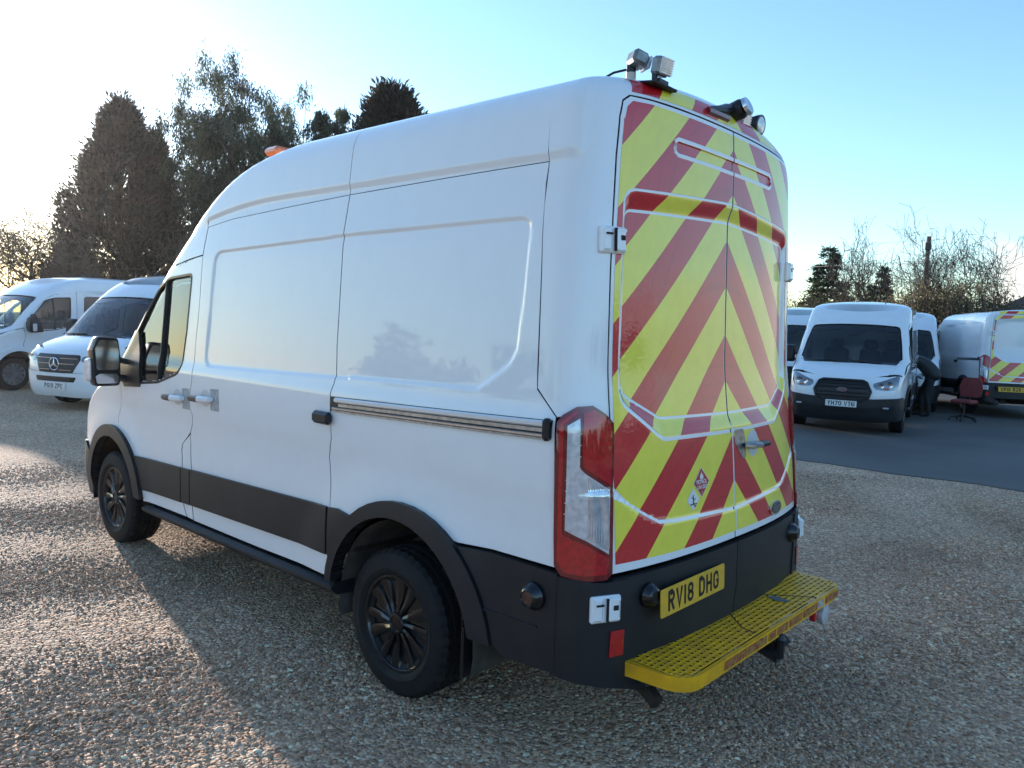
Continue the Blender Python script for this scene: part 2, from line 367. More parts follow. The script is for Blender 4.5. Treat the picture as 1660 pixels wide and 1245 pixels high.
# ------------------------------------------------------------------ object helpers
def obj(name, verts, faces, m, parent=None, fmat=None, smooth=True, normals=None, sharp=None):
    me = bpy.data.meshes.new(name); me.from_pydata([tuple(map(float, v)) for v in verts], [], [list(map(int, f)) for f in faces])
    for q in (m if isinstance(m, (list, tuple)) else [m]): me.materials.append(q)
    if fmat is not None: me.polygons.foreach_set('material_index', np.asarray(fmat, np.int32))
    if smooth: me.polygons.foreach_set('use_smooth', np.ones(len(me.polygons), bool))
    me.update()
    if normals is not None: me.normals_split_custom_set([tuple(map(float, v)) for v in normals])
    elif sharp: me.set_sharp_from_angle(angle=R(sharp))
    o = bpy.data.objects.new(name, me); C.objects.link(o)
    if parent is not None: o.parent = parent
    return o
def empty(name, label, cat, loc=(0, 0, 0), rz=0., group=None):
    o = bpy.data.objects.new(name, None); C.objects.link(o); o.location = loc; o.rotation_euler = (0, 0, rz); o.empty_display_size = .3
    tag(o, label, cat, group); return o
def tag(o, label=None, cat=None, group=None, kind=None):
    if label: o['label'] = label
    if cat: o['category'] = cat
    if group: o['group'] = group
    if kind: o['kind'] = kind
    return o
class MB:
    """collects primitives into one mesh"""
    def __init__(s): s.v, s.f, s.m = [], [], []
    def add(s, v, f, mi=0):
        k = len(s.v); s.v += [tuple(p) for p in v]; s.f += [[i+k for i in q] for q in f]; s.m += [mi]*len(f); return s
    def box(s, c, d, mi=0, rot=None, bev=0.):
        x, y, z = [q/2 for q in d]; b = min(bev, x*.9, y*.9, z*.9)
        if b > 0:
            v = []; 
            for sx in (-1, 1):
                for sy in (-1, 1):
                    for sz in (-1, 1):
                        v += [(sx*x, sy*(y-b), sz*(z-b)), (sx*(x-b), sy*y, sz*(z-b)), (sx*(x-b), sy*(y-b), sz*z)]
            bm = bmesh.new(); [bm.verts.new(p) for p in v]; bmesh.ops.convex_hull(bm, input=bm.verts); bm.verts.index_update()
            bmesh.ops.dissolve_limit(bm, angle_limit=.02, verts=bm.verts, edges=bm.edges); bm.verts.index_update()
            v = [p.co.copy() for p in bm.verts]; f = [[q.index for q in fc.verts] for fc in bm.faces]; bm.free()
        else:
            v = [Vector((a, e, g)) for a in (-x, x) for e in (-y, y) for g in (-z, z)]
            f = [[0, 1, 3, 2], [4, 6, 7, 5], [0, 4, 5, 1], [2, 3, 7, 6], [0, 2, 6, 4], [1, 5, 7, 3]]
        if rot is not None: v = [rot @ Vector(p) for p in v]
        return s.add([Vector(p)+Vector(c) for p in v], f, mi)
    def tube(s, pts, r, n=8, mi=0, cap=True, close=False, sq=None):
        P = [Vector(p) for p in pts]; rr = r if hasattr(r, '__len__') else [r]*len(P); k = len(P); V = []
        ref = None
        for i, p in enumerate(P):
            a = P[i-1] if (i > 0 or close) else p; b = P[(i+1) % k] if (i < k-1 or close) else p
            t = (b-a).normalized() if (b-a).length > 1e-9 else Vector((0, 0, 1))
            if ref is None: ref = Vector((0, 0, 1)) if abs(t.z) < .9 else Vector((1, 0, 0))
            u = t.cross(ref)
            if u.length < 1e-4: ref = Vector((1, 0, 0)) if abs(t.x) < .9 else Vector((0, 1, 0)); u = t.cross(ref)
            u.normalize(); w = u.cross(t).normalized()
            for j in range(n):
                q = 2*math.pi*(j+.5)/n; V.append(p+(u*math.cos(q)*(sq[0] if sq else 1)+w*math.sin(q)*(sq[1] if sq else 1))*rr[i])
        F = []
        for i in range(k if close else k-1):
            for j in range(n):
                a, b = i*n+j, i*n+(j+1) % n; c, d = ((i+1) % k)*n+(j+1) % n, ((i+1) % k)*n+j; F.append([a, b, c, d])
        if cap and not close: F += [list(range(n))[::-1], [(k-1)*n+j for j in range(n)]]
        return s.add(V, F, mi)
    def lathe(s, prof, n=24, mi=0, mat4=None, close=False):
        """profile (radius, height) about local z; mat4 places it"""
        V = []; k = len(prof)
        for j in range(n):
            a = 2*math.pi*j/n
            for r, h in prof: V.append(Vector((r*math.cos(a), r*math.sin(a), h)))
        F = []
        for j in range(n):
            for i in range(k if close else k-1):
                F.append([j*k+i, ((j+1) % n)*k+i, ((j+1) % n)*k+(i+1) % k, j*k+(i+1) % k])
        if not close:
            if prof[0][0] > 1e-6: F.append([j*k for j in range(n)][::-1])
            if prof[-1][0] > 1e-6: F.append([j*k+k-1 for j in range(n)])
        if mat4 is not None: V = [mat4 @ v for v in V]
        return s.add(V, F, mi)
    def prism(s, poly, o, ax, ay, az, th, mi=0):
        """extrude a 2-D polygon: origin o, axes ax ay, thickness th along az"""
        o, ax, ay, az = map(Vector, (o, ax, ay, az)); n = len(poly)
        V = [o+ax*a+ay*b for a, b in poly]+[o+ax*a+ay*b+az*th for a, b in poly]
        F = [list(range(n))[::-1], list(range(n, 2*n))]+[[i, (i+1) % n, n+(i+1) % n, n+i] for i in range(n)]
        return s.add(V, F, mi)
    def build(s, name, m, parent=None, smooth=True, sharp=35):
        return obj(name, s.v, s.f, m, parent, fmat=s.m, smooth=smooth, sharp=sharp if smooth else None)
def inset(poly, d):
    if d == 0: return poly
    P = np.array(poly, float)
    keep = [i for i in range(len(P)) if np.hypot(*(P[i]-P[i-1])) > 1e-6]; P = P[keep]
    if area(P) < 0: P = P[::-1]
    out = []
    for i in range(len(P)):
        a, p, b = P[i-1], P[i], P[(i+1) % len(P)]
        e1 = p-a; e2 = b-p; n1 = np.array([-e1[1], e1[0]])/np.hypot(*e1); n2 = np.array([-e2[1], e2[0]])/np.hypot(*e2)
        m = n1+n2; L = m@m
        m = m/L*2 if L > .3 else n1
        out.append(tuple(p+m*d))
    return out
def finish(body, name, P, N, F, m, parent, offset, depth, lip, mirror):
    """surface points + faces -> object with turned-in edges"""
    P = P+N*offset
    a = P[[f[0] for f in F]]; b = P[[f[1] for f in F]]; c = P[[f[2] for f in F]]
    fn = np.cross(b-a, c-a); s = np.einsum('ij,ij->i', fn, N[[f[0] for f in F]]).sum()
    if s < 0: F = [list(f)[::-1] for f in F]
    V = [P]; fm = [0]*len(F); LN = [N[i] for f in F for i in f]
    if depth > 0:
        cnt = {}
        for f in F:
            for i in range(len(f)):
                e = (f[i-1], f[i]); k = (min(e), max(e))
                cnt[k] = None if k in cnt else e
        B = [e for e in cnt.values() if e is not None]
        bv = sorted({i for e in B for i in e}); idx = {v: j for j, v in enumerate(bv)}
        n0 = len(P); n1 = n0+len(bv)
        V += [P[bv]-N[bv]*lip, P[bv]-N[bv]*depth]
        F = list(F)
        for i, j in B:
            q = [j, i, n0+idx[i], n0+idx[j]]; q2 = [n0+idx[j], n0+idx[i], n1+idx[i], n1+idx[j]]
            e = np.cross(P[j]-P[i], N[i]); e = e/max(np.linalg.norm(e), 1e-9)
            for qq, k in ((q, 0), (q2, 1)): F.append(qq); fm.append(k); LN += [e]*4
    V = np.concatenate(V); LN = np.array(LN)
    mm = list(m) if isinstance(m, (list, tuple)) else [m, SEAM]
    if len(mm) == 1: mm = mm+[SEAM]
    o = obj(name, V, F, mm, parent, fmat=fm, normals=LN)
    if mirror:
        V2 = V*[1, -1, 1]; F2 = [list(f)[::-1] for f in F]; L2 = []; k = 0
        for f in F: L2 += [LN[k+i]*[1, -1, 1] for i in range(len(f)-1, -1, -1)]; k += len(f)
        o2 = obj(name, V2, F2, mm, parent, fmat=fm, normals=L2); return o, o2
    return o
def panel(body, name, poly, pj, res, m, parent, offset=0., depth=.02, lip=.003, gap=0., la=(), lb=(), fine=(), mirror=False, rb=None):
    poly = inset(poly, gap)
    ab, F = grid_poly(poly, res, rb or res, la, lb, fine)
    O, D, t0, t1 = pj(ab); P = body.hit(O, D, t0, t1); N = body.nrm(P)
    return finish(body, name, P, N, F, m, parent, offset, depth, lip, mirror)
def resample(pts, seg):
    """piecewise-linear 3-D control points -> seg steps for each span"""
    P = np.array(pts, float); out = []
    for i in range(len(P)-1):
        for k in range(seg[i]): out.append(P[i]+(P[i+1]-P[i])*k/seg[i])
    return np.array(out+[P[-1]])
def newton(body, P, it=10):
    for _ in range(it):
        N = body.nrm(P); P = P-N*(body.f(P)*.9)[:, None]
    return P
def loft(body, name, A, B, ns, m, parent, offset=0., depth=.02, lip=.003, mirror=False):
    """strip between two matched 3-D curves, pulled onto the body"""
    A, B = np.asarray(A, float), np.asarray(B, float); nt_ = len(A)
    s = np.linspace(0, 1, ns+1)[:, None, None]; P = (A[None]*(1-s)+B[None]*s).reshape(-1, 3)
    P = newton(body, P); N = body.nrm(P)
    F = [[j*nt_+i, j*nt_+i+1, (j+1)*nt_+i+1, (j+1)*nt_+i] for j in range(ns) for i in range(nt_-1)]
    return finish(body, name, P, N, F, m, parent, offset, depth, lip, mirror)
def on_body(body, pts, pj, offset=0.):
    ab = np.array(pts, float); P = body.hit(*pj(ab)); return P+body.nrm(P)*offset
def strip_on(body, name, pts, pj, r, m, parent, offset=0., close=False, n=6, mirror=False, sq=None):
    P = on_body(body, pts, pj, offset)
    o = MB().tube(P, r, n, close=close, sq=sq).build(name, m, parent)
    if mirror: return o, MB().tube(P*[1, -1, 1], r, n, close=close, sq=sq).build(name, m, parent)
    return o
def dens(pts, step):
    """densify an open polyline"""
    out = []
    for a, b in zip(pts[:-1], pts[1:]):
        k = max(1, int(math.ceil(math.dist(a, b)/step)))
        out += [tuple(np.array(a)+(np.array(b)-np.array(a))*i/k) for i in range(k)]
    return out+[pts[-1]]
def arc(cx, cz, r, a0, a1, n=24):
    return [(cx+r*math.cos(R(a0+(a1-a0)*i/n)), cz+r*math.sin(R(a0+(a1-a0)*i/n))) for i in range(n+1)]

# ------------------------------------------------------------------ lettering
def arcg(cx, cy, rx, ry, a0, a1, n=7): return [(cx+rx*math.cos(R(a0+(a1-a0)*i/n)), cy+ry*math.sin(R(a0+(a1-a0)*i/n))) for i in range(n+1)]
GL = {'R': [[(7, 0), (7, 72), (27, 72)]+arcg(27, 56, 16, 16, 90, -90)+[(7, 40)], [(24, 40), (43, 0)]],
 'V': [[(5, 79), (25, 4), (45, 79)]], '1': [[(8, 0), (8, 79)]],
 '8': [arcg(25, 56, 16, 16, 270, -90, 16), arcg(25, 24, 18, 17, 90, 450, 16)],
 'D': [[(7, 7), (7, 72), (24, 72)]+arcg(24, 53, 19, 19, 90, 0)+arcg(24, 26, 19, 19, 0, -90)+[(0, 7)]],
 'H': [[(7, 0), (7, 79)], [(43, 0), (43, 79)], [(7, 40), (43, 40)]],
 'G': [[(43, 56)]+arcg(25, 54, 18, 18, 0, 180)+arcg(25, 25, 18, 18, 180, 360)+[(43, 36), (27, 36)]],
 'Y': [[(5, 79), (25, 38), (45, 79)], [(25, 40), (25, 0)]], '7': [[(5, 72), (43, 72), (18, 0)]],
 '0': [arcg(25, 54, 18, 18, 0, 180)+arcg(25, 25, 18, 18, 180, 360)+[(43, 54)]],
 'T': [[(3, 72), (47, 72)], [(25, 72), (25, 0)]], 'U': [[(7, 79), (7, 25)]+arcg(25, 25, 18, 18, 180, 360)+[(43, 79)]],
 'C': [[(43, 56)]+arcg(25, 54, 18, 18, 0, 180)+arcg(25, 25, 18, 18, 180, 360)],
 'P': [[(7, 0), (7, 72), (27, 72)]+arcg(27, 54, 16, 18, 90, -90)+[(7, 36)]],
 '6': [arcg(25, 24, 18, 17, 90, 450, 16), [(8, 24), (8, 50)]+arcg(25, 54, 17, 18, 180, 20)],
 'Z': [[(4, 72), (44, 72), (6, 7), (47, 7)]], 'K': [[(7, 0), (7, 79)], [(44, 79), (10, 36)], [(18, 44), (45, 0)]],
 '9': [arcg(25, 55, 18, 17, 270, -90, 16), [(42, 55), (42, 29)]+arcg(25, 25, 17, 18, 0, -160)]}
def stroke2d(pts, w):
    P = [np.array(p, float) for p in pts]; L, Rr = [], []
    for i, p in enumerate(P):
        a = P[i-1] if i > 0 else None; b = P[i+1] if i < len(P)-1 else None
        d = [q/max(np.hypot(*q), 1e-9) for q in ([p-a] if a is not None else [])+([b-p] if b is not None else [])]
        n = sum(np.array([-q[1], q[0]]) for q in d); k = n@n
        n = n/k*(2 if len(d) == 2 else 1)*(w/2) if k > 1e-6 else np.array([-d[0][1], d[0][0]])*w/2
        if np.hypot(*n) > w: n = n/np.hypot(*n)*w
        L.append(p+n); Rr.append(p-n)
    return L, Rr
def plate(text, parent, T, yellow=True, w=.52, h=.111, name='number_plate'):
    """UK plate in its own frame: T maps (across, up, out) to the thing's space"""
    pl = MB().prism(rnd([(-w/2, -h/2), (w/2, -h/2), (w/2, h/2), (-w/2, h/2)], .012), T @ Vector((0, 0, 0)), T.to_3x3() @ Vector((1, 0, 0)), T.to_3x3() @ Vector((0, 1, 0)), T.to_3x3() @ Vector((0, 0, 1)), .004).build(name, PLATE_Y if yellow else PLATE_W, parent, smooth=False)
    W_ = sum(33 if c == ' ' else (27 if c == '1' else 61) for c in text)-11; x = -W_/2000
    for ch in text:
        if ch == ' ': x += .033; continue
        b = MB()
        for pts in GL[ch]:
            L, Q = stroke2d(pts, 14); n = len(L)
            V = [T @ Vector((x+p[0]/1000, (p[1]-39.5)/1000, .0048)) for p in L+Q]
            b.add(V, [[i, i+1, n+i+1, n+i] for i in range(n-1)])
        b.build('plate_character', INK, pl, smooth=False)
        x += .027 if ch == '1' else .061
    return pl
def text_obj(name, body, m, parent, T, size, shear=0., bold=0., cx=True):
    cu = bpy.data.curves.new(name, 'FONT'); cu.body = body; cu.size = size; cu.shear = shear; cu.offset = bold
    if cx: cu.align_x = 'CENTER'; cu.align_y = 'CENTER'
    t = bpy.data.objects.new(name, cu); C.objects.link(t)
    me = bpy.data.meshes.new_from_object(t.evaluated_get(bpy.context.evaluated_depsgraph_get()))
    bpy.data.objects.remove(t); me.transform(T); me.materials.clear(); me.materials.append(m); me.name = name
    o = bpy.data.objects.new(name, me); C.objects.link(o); o.parent = parent; return o
def frame(o, ax, ay, az):
    """4x4 from origin and axes"""
    return Matrix((( ax[0], ay[0], az[0], o[0]), (ax[1], ay[1], az[1], o[1]), (ax[2], ay[2], az[2], o[2]), (0, 0, 0, 1)))
# ------------------------------------------------------------------ wheels
_wheel_cache = {}
def wheel_parts(kind):
    """meshes of one wheel about the origin, axle along y, outer face +y"""
    if kind in _wheel_cache: return _wheel_cache[kind]
    Rt, rr, wd = .345, .222, .118
    ax = Matrix(((1, 0, 0, 0), (0, 0, 1, 0), (0, -1, 0, 0), (0, 0, 0, 1)))   # local z -> y
    prof = [(.19, -wd+.02), (.205, -wd+.005), (.245, -wd-.004), (.29, -wd-.006), (.322, -wd+.004), (.338, -wd+.018)]
    if kind == 'main':
        prof += [(Rt, -.093), (Rt, -.066), (Rt-.009, -.063), (Rt-.009, -.054), (Rt+.001, -.051), (Rt+.001, -.022), (Rt-.009, -.019), (Rt-.009, -.010), (Rt+.002, -.007), (Rt+.002, .007), (Rt-.009, .010), (Rt-.009, .019), (Rt+.001, .022), (Rt+.001, .051), (Rt-.009, .054), (Rt-.009, .063), (Rt, .066), (Rt, .093)]
    else: prof += [(Rt, -.09), (Rt+.002, 0), (Rt, .09)]
    prof += [(.338, wd-.018), (.330, wd-.008), (.322, wd-.004), (.29, wd+.006), (.262, wd+.007), (.258, wd+.009), (.245, wd+.006), (.232, wd-.002), (.226, wd-.008), (.205, wd-.02), (.19, wd-.03)]
    n = 132 if kind == 'main' else 36
    t = MB().lathe(prof, n, close=True, mat4=ax)
    if kind == 'main':   # shoulder blocks
        V = []; 
        for i, v in enumerate(t.v):
            x, y, z = v; r = math.hypot(x, z); seg = i//len(prof)
            if r > .33 and .05 < abs(y) < .112 and seg % 3 == 0: k = (r-.008)/r; V.append((x*k, y, z*k))
            elif r > .343 and abs(y) < .05 and (seg+1) % 4 == 0 and abs(y) > .012: k = (r-.005)/r; V.append((x*k, y, z*k))
            else: V.append(v)
        t.v = V
    tyre = t.build('tyre', RUBBER, None, sharp=28)
    # steel wheel behind the trim
    rim = MB().lathe([(.20, -.10), (.213, -.09), (.205, -.06), (.19, .0), (.19, .05), (.15, .055), (.13, .04), (.07, .04), (.06, .06), (.0, .06)], 36, mat4=ax).build('wheel', DARKMET, None)
    b = MB(); f0 = wd-.006
    b.lathe([(.229, f0-.03), (.231, f0-.008), (.226, f0+.001), (.215, f0-.001), (.208, f0-.010), (.206, f0-.03)], 64, mat4=ax)
    b.lathe([(.052, f0-.05), (.052, f0-.012), (.047, f0-.003), (.036, f0-.001), (.034, f0-.005), (.0, f0-.005)], 32, mat4=ax)
    nb = 12
    for k in range(nb):
        a0 = 2*math.pi*k/nb
        V = []; F = []; m = 9
        for i in range(m):
            u = i/(m-1); r = .044+(.214-.044)*u; a = a0+.16*math.sin(u*2.2)*(1 if k % 2 else .6); wv = (.012+.030*u) if k % 2 else (.011+.022*u)
            for j, (e, hgt) in enumerate(((-1, -.022), (-.75, -.004), (0, .001), (.75, -.006), (1, -.022))):
                aa = a+e*wv/r; V.append((r*math.cos(aa), f0-.007+hgt-.012*math.sin(u*math.pi)*.6, r*math.sin(aa)))
        for i in range(m-1):
            for j in range(4): F.append([i*5+j, i*5+j+1, (i+1)*5+j+1, (i+1)*5+j])
        b.add(V, F)
    trim = b.build('wheel_trim', GLOSSB if kind == 'main' else GALV, None, sharp=40)
    for o in (tyre, rim, trim): C.objects.unlink(o)
    _wheel_cache[kind] = (rim, tyre, trim); return _wheel_cache[kind]
def put_wheel(kind, x, y, parent, z=.342, spin=0., scale=1.):
    rim, tyre, trim = wheel_parts(kind)
    r = rim.copy(); C.objects.link(r); r.parent = parent; r.location = (x, y, z); r.scale = (scale,)*3
    r.rotation_euler = (0, spin, 0 if y > 0 else math.pi)
    for q in (tyre, trim):
        c = q.copy(); C.objects.link(c); c.parent = r
    return r

# ------------------------------------------------------------------ the panel van
def stripes(poly, reds):
    """cut a polygon (left half, y >= seam) into chevron bands of y + z = c"""
    out = []; P = [(a+b, a-b) for a, b in poly]; lo = min(p[0] for p in P); hi = max(p[0] for p in P)
    cs = sorted({lo-.01, hi+.01, *[c for r in reds for c in r if lo < c < hi]})
    for a, b in zip(cs[:-1], cs[1:]):
        q = clip_half(clip_half(P, 0, a, False), 0, b, True)
        if len(q) < 3 or abs(area(q)) < 8e-5: continue
        mid = (a+b)/2; red = any(r[0] < mid < r[1] for r in reds)
        out.append((red, [((s+d)/2, (s-d)/2) for s, d in q]))
    return out
def build_transit(name, label, H=2.768, high=True, lod=0, paint=None, loc=(0, 0, 0), rz=0., rear=None, front=True, plates=(None, None), press=True, seats=True, cat='van', group=None, style='transit', mouldings=True, side_windows=False, scale=1., mirrors=(1, -1)):
    T = Transit(H, high, rear is not None or lod == 0, press)
    v = empty(name, label, cat, loc, rz, group); W_ = paint or WHITE; v.scale = (scale,)*3
    main = lod == 0
    rs = .014 if main else .055; ro = .03 if main else .09; g = .0036 if main else .004; dp = .022
    far = .04 if main else .055
    def both(nm, poly, **k):
        """left at full detail; right side mirrored (coarser on the near van, whose right side is hidden)"""
        a = panel(T, nm, poly, pj_side, rs, W_, v, gap=g, depth=dp, **k)
        k.pop('fine', None)
        if main: b = panel(T, nm, poly, pj_right, far, W_, v, gap=g, depth=dp, **k)
        else: b = panel(T, nm, poly, pj_right, rs, W_, v, gap=g, depth=dp, **k)
        return a, b
    # --- side panels, outlines measured along the side (x forward, z up)
    zt = [(1.932, 2.271), (1.64, 2.302), (1.0, 2.329), (.487, 2.346)] if high else [(1.945, 2.12), (1.64, 2.15), (1.0, 2.17), (.487, 2.18)]
    zr = [(-.2, 2.358), (-.769, 2.366)] if high else [(-.2, 2.185), (-.775, 2.19)]
    seamB = [(1.954, 2.098), (1.952, 1.768), (1.966, 1.538), (1.958, 1.323), (1.982, 1.233), (1.990, 1.151), (1.962, 1.098), (1.975, 1.05), (2.007, .99)]
    seamC = [(.487, 2.346 if high else 2.18), (.503, 2.091), (.490, 1.605), (.472, 1.43), (.486, 1.374), (.472, 1.155), (.500, 1.05), (.478, .831), (.466, .575), (.464, .455)]
    archF = [(3.22+.525*math.cos(R(a)), .37+.525*math.sin(R(a))) for a in range(102, 180, 6)]+[(2.655, .43)]
    fine_s = [(1, 2.35, 2.42, .006), (1, 2.10, 2.18, .006), (1, 1.36, 1.48, .007)] if main else []
    winp = rnd([(2.085, 1.985), (2.10, 1.62), (2.13, 1.36), (2.445, 1.275), (2.985, 1.225), (2.965, 1.50), (2.62, 1.905), (2.42, 1.965)], [.03, .3, .10, .35, .05, .12, .16, .3], 8)
    door_out = [(1.954, 2.098), (2.132, 2.078), (2.41, 2.037), (2.60, 1.945), (2.93, 1.62), (3.08, 1.44), (3.115, 1.30), (3.07, 1.137), (3.097, 1.03), (3.125, .97), (3.112, .885)]+archF+[(2.06, .44), (2.10, .50), (2.121, .60), (2.121, .808), (2.13, .87), (2.118, .905), (2.007, .99)]+seamB[::-1][1:-1]
    if area(door_out) > 0: door_out = door_out[::-1]            # clockwise outside, slit at x = 2.3
    do = inset(door_out, g)
    if area(do) < 0: do = do[::-1]
    hole = winp if area(winp) < 0 else winp[::-1]
    def cut_at(poly, x, low):
        """insert the point where the loop crosses x (lowest or highest) and start there"""
        best = None
        for i in range(len(poly)):
            a, b = poly[i-1], poly[i]
            if (a[0] < x) != (b[0] < x):
                z = a[1]+(b[1]-a[1])*(x-a[0])/(b[0]-a[0])
                if best is None or (z < best[1]) == low: best = (i, z)
        i, z = best; q = list(poly[i:])+list(poly[:i]); return [(x, z)]+q+[(x, z)]
    keyed = cut_at(do, 2.3, True)+cut_at(hole, 2.3, True)
    fd = []
    for pj, rr in ((pj_side, rs), (pj_right, far)):
        fd.append(panel(T, 'front_door', keyed, pj, rr, W_, v, depth=dp, la=[2.3], lb=[keyed[-1][1]]))
    sd_out = zt+seamC[1:]+[(1.2, .44), (1.965, .435), (1.98, .53), (1.985, .75), (2.0, .86)]+seamB[::-1]
    sdr = both('side_door', sd_out, fine=fine_s)
    both('door_pillar_foot', [(2.007, .985), (2.112, .912), (2.125, .87), (2.116, .808), (2.116, .60), (2.095, .50), (2.055, .44), (1.97, .436), (1.985, .53), (1.99, .75), (2.004, .86)])
    archR = [(-.09+.555*math.cos(R(a)), .37+.555*math.sin(R(a))) for a in range(10, 128, 6)]
    rp_out = [(.487, 2.346 if high else 2.18)]+zr+([(-.766, 2.282), (-.788, 1.944), (-.808, 1.571), (-.815, 1.499), (-.915, 1.404)] if high else [(-.785, 1.944), (-.808, 1.571), (-.815, 1.499), (-.915, 1.404)])+[(-.925, 1.25), (-.932, .95), (-.936, .835), (-.63, .836), (-.44, .826)]+archR[::-1]+[(.455, .455)]+seamC[::-1][1:-1]
    rsp = both('rear_side_panel', rp_out, fine=fine_s)
    fen = [(3.115, 1.30), (3.07, 1.137), (3.097, 1.03), (3.125, .97), (3.112, .885)]+[(3.22+.525*math.cos(R(a)), .37+.525*math.sin(R(a))) for a in range(96, 28, -6)]+[(3.74, .64), (3.86, .70), (3.88, .9), (3.74, 1.09), (3.4, 1.235)]
    both('front_wing', fen)
    # --- roof pieces around the long axis
    zc = 1.9; pjc = pj_cyl(zc)
    def th(pts):
        P = on_body(T, pts, pj_side); return [(p[0], math.degrees(math.atan2(p[2]-zc, p[1]))) for p in P]
    zt2 = th(dens(zt, .05)); zr2 = th(dens([(.487, zt[-1][1])]+zr, .05))
    sym = lambda L: [(x, 180-a) for x, a in L[::-1]]
    xs = .487; xB = zt[0][0]; dseam = [(-.769, zr2[-1][1]), (-.762, 36), (-.75, 47), (-.742, 60), (-.735, 90)]
    fr = [(1, 150, 162, .35), (1, 18, 32, .35)] if main else []
    dth = 2. if main else 5.
    panel(T, 'roof_panel', zt2+[(xs, 180-zt2[-1][1])]+sym(zt2)[1:] if False else zt2+sym(zt2), pjc, ro, W_ if main else [W_, W_], v, gap=0, depth=dp if main else .006, rb=dth if not main else 1.5, fine=fr)
    rear_poly = zr2+dseam[1:]+[(x, 180-a) for x, a in dseam[::-1][1:]]+sym(zr2)
    panel(T, 'roof_panel', [(x-.005 if x > .4 else x+.003, a) for x, a in rear_poly], pjc, ro, W_, v, gap=0, depth=dp, rb=dth if not main else 1.5, fine=fr)
    # --- cab roof with the windscreen pillars
    def xfb(y, z): return float(T.xf(np.array([y]), np.array([z]))[0])-.05
    zws = [(.885, 1.25), (.872, 1.36), (.85, 1.52), (.80, 1.80), (.785, 1.88), (.77, 1.92), (.74, 1.945), (.68, 1.955), (.6, 1.96), (.45, 1.97), (.22, 1.978), (0, 1.98)]
    Bc = [(xfb(y, z), y, z) for y, z in zws]
    top = T.H
    Ac = [(3.11, .97, 1.305), (3.075, .965, 1.445), (2.925, .955, 1.625), (2.597, .935, 1.95), (2.41, .93, 2.042), (2.132, .94, 2.083), (1.957, .945, 2.102 if high else 2.10), (xB+.004, .92, zt[0][1]+.004), (xB+.004, .90, top-.27), (xB+.004, .76, top-.13), (xB+.004, .4, top-.06), (xB+.004, 0, top-.045)]
    for i_ in range(8):
        Ac[i_] = tuple(on_body(T, [(Ac[i_][0]+(.003 if i_ > 5 else 0), Ac[i_][2])], pj_side)[0])
    t7 = math.degrees(math.atan2(Ac[7][2]-zc, Ac[7][1]))
    for i_, f_ in ((8, .14), (9, .34), (10, .66), (11, 1.)): Ac[i_] = tuple(on_body(T, [(xB+.005, t7+(90-t7)*f_)], pjc)[0])
    seg = [3, 4, 6, 3, 4, 4, 5, 5, 6, 6, 6] if main else [1, 2, 2, 1, 1, 1, 2, 3, 5, 6, 5]
    ths = [t7]
    for (f0, f1), n_ in zip(((0, .14), (.14, .34), (.34, .66), (.66, 1.)), seg[7:]): ths += [t7+(90-t7)*(f0+(f1-f0)*(i_+1)/n_) for i_ in range(n_)]
    A2 = np.concatenate([resample(Ac[:8], seg[:7])[:-1], on_body(T, [(xB+.005, q_) for q_ in ths], pjc)]); B2 = resample(Bc, seg); mir = np.array([1, -1, 1])
    A3 = np.concatenate([A2, (A2*mir)[::-1][1:]]); B3 = np.concatenate([B2, (B2*mir)[::-1][1:]])
    loft(T, 'cab_roof', A3, B3, 22 if main else 8, W_ if main else [W_, W_], v, depth=dp if main else .006)
    ws = zws[:]; wsp = [(y, z) for y, z in zws]+[(-y, z) for y, z in zws[::-1][1:]]
    wsc = panel(T, 'windscreen', inset(wsp+[(-.5, 1.225), (0, 1.21), (.5, 1.225)], .004), pj_front, .06, [GLASS if main else GLASS_D, BLACK], v, offset=-.004, depth=.006)
    if not main:
        band = [(y, z) for y, z in zws[4:]]+[(-y, z) for y, z in zws[4:][::-1][1:]]+[(-.79, 1.86), (-.76, 1.845), (-.22, 1.88), (-.06, 1.76), (.06, 1.76), (.22, 1.88), (.76, 1.845), (.79, 1.86)]
        panel(T, 'sunshade_band', inset(band, .006), pj_front, .06, GLOSSB, wsc, offset=.001, depth=0)
        for s_ in (1, -1): strip_on(T, 'wiper_blade', dens([(s_*.1-.35, 1.255), (s_*.1+.2, 1.29)] if s_ > 0 else [(-.75, 1.27), (-.2, 1.30)], .08), pj_front, .010, BLACK, wsc, offset=.015)
    # --- bonnet and front
    bon = [(3.50, .80), (3.56, .5), (3.585, 0), (3.56, -.5), (3.50, -.80), (3.72, -.80), (3.98, -.72), (4.12, -.5), (4.17, -.2), (4.175, 0), (4.17, .2), (4.12, .5), (3.98, .72), (3.72, .80)]
    bonnet = panel(T, 'bonnet', bon, pj_top, .05, W_, v, gap=g, depth=dp)
    cowl = [(3.17, .885), (3.30, .72), (3.585, .4), (3.60, 0), (3.585, -.4), (3.30, -.72), (3.17, -.885)]
    cA = [(3.115, .96, 1.30), (3.25, .90, 1.26), (3.40, .85, 1.24), (3.49, .80, 1.235), (3.55, .5, 1.235), (3.575, 0, 1.235)]
    cB = [(xfb(.885, 1.25)-.02, .89, 1.25), (xfb(.80, 1.235), .8, 1.24), (xfb(.7, 1.23), .7, 1.23), (xfb(.6, 1.225), .6, 1.225), (xfb(.4, 1.22), .4, 1.22), (xfb(0, 1.21), 0, 1.21)]
    def sym3(L): L = np.array(L); return np.concatenate([L, (L*mir)[::-1][1:]])
    loft(T, 'scuttle', sym3(cA[3:]), sym3([cB[1]]+cB[4:]), 3, BLACK, v, depth=.01, offset=-.014)
    wA = [tuple(on_body(T, [q], pj_side)[0]) for q in ((3.12, 1.30), (3.26, 1.27), (3.40, 1.237), (3.74, 1.092), (3.82, .99))]
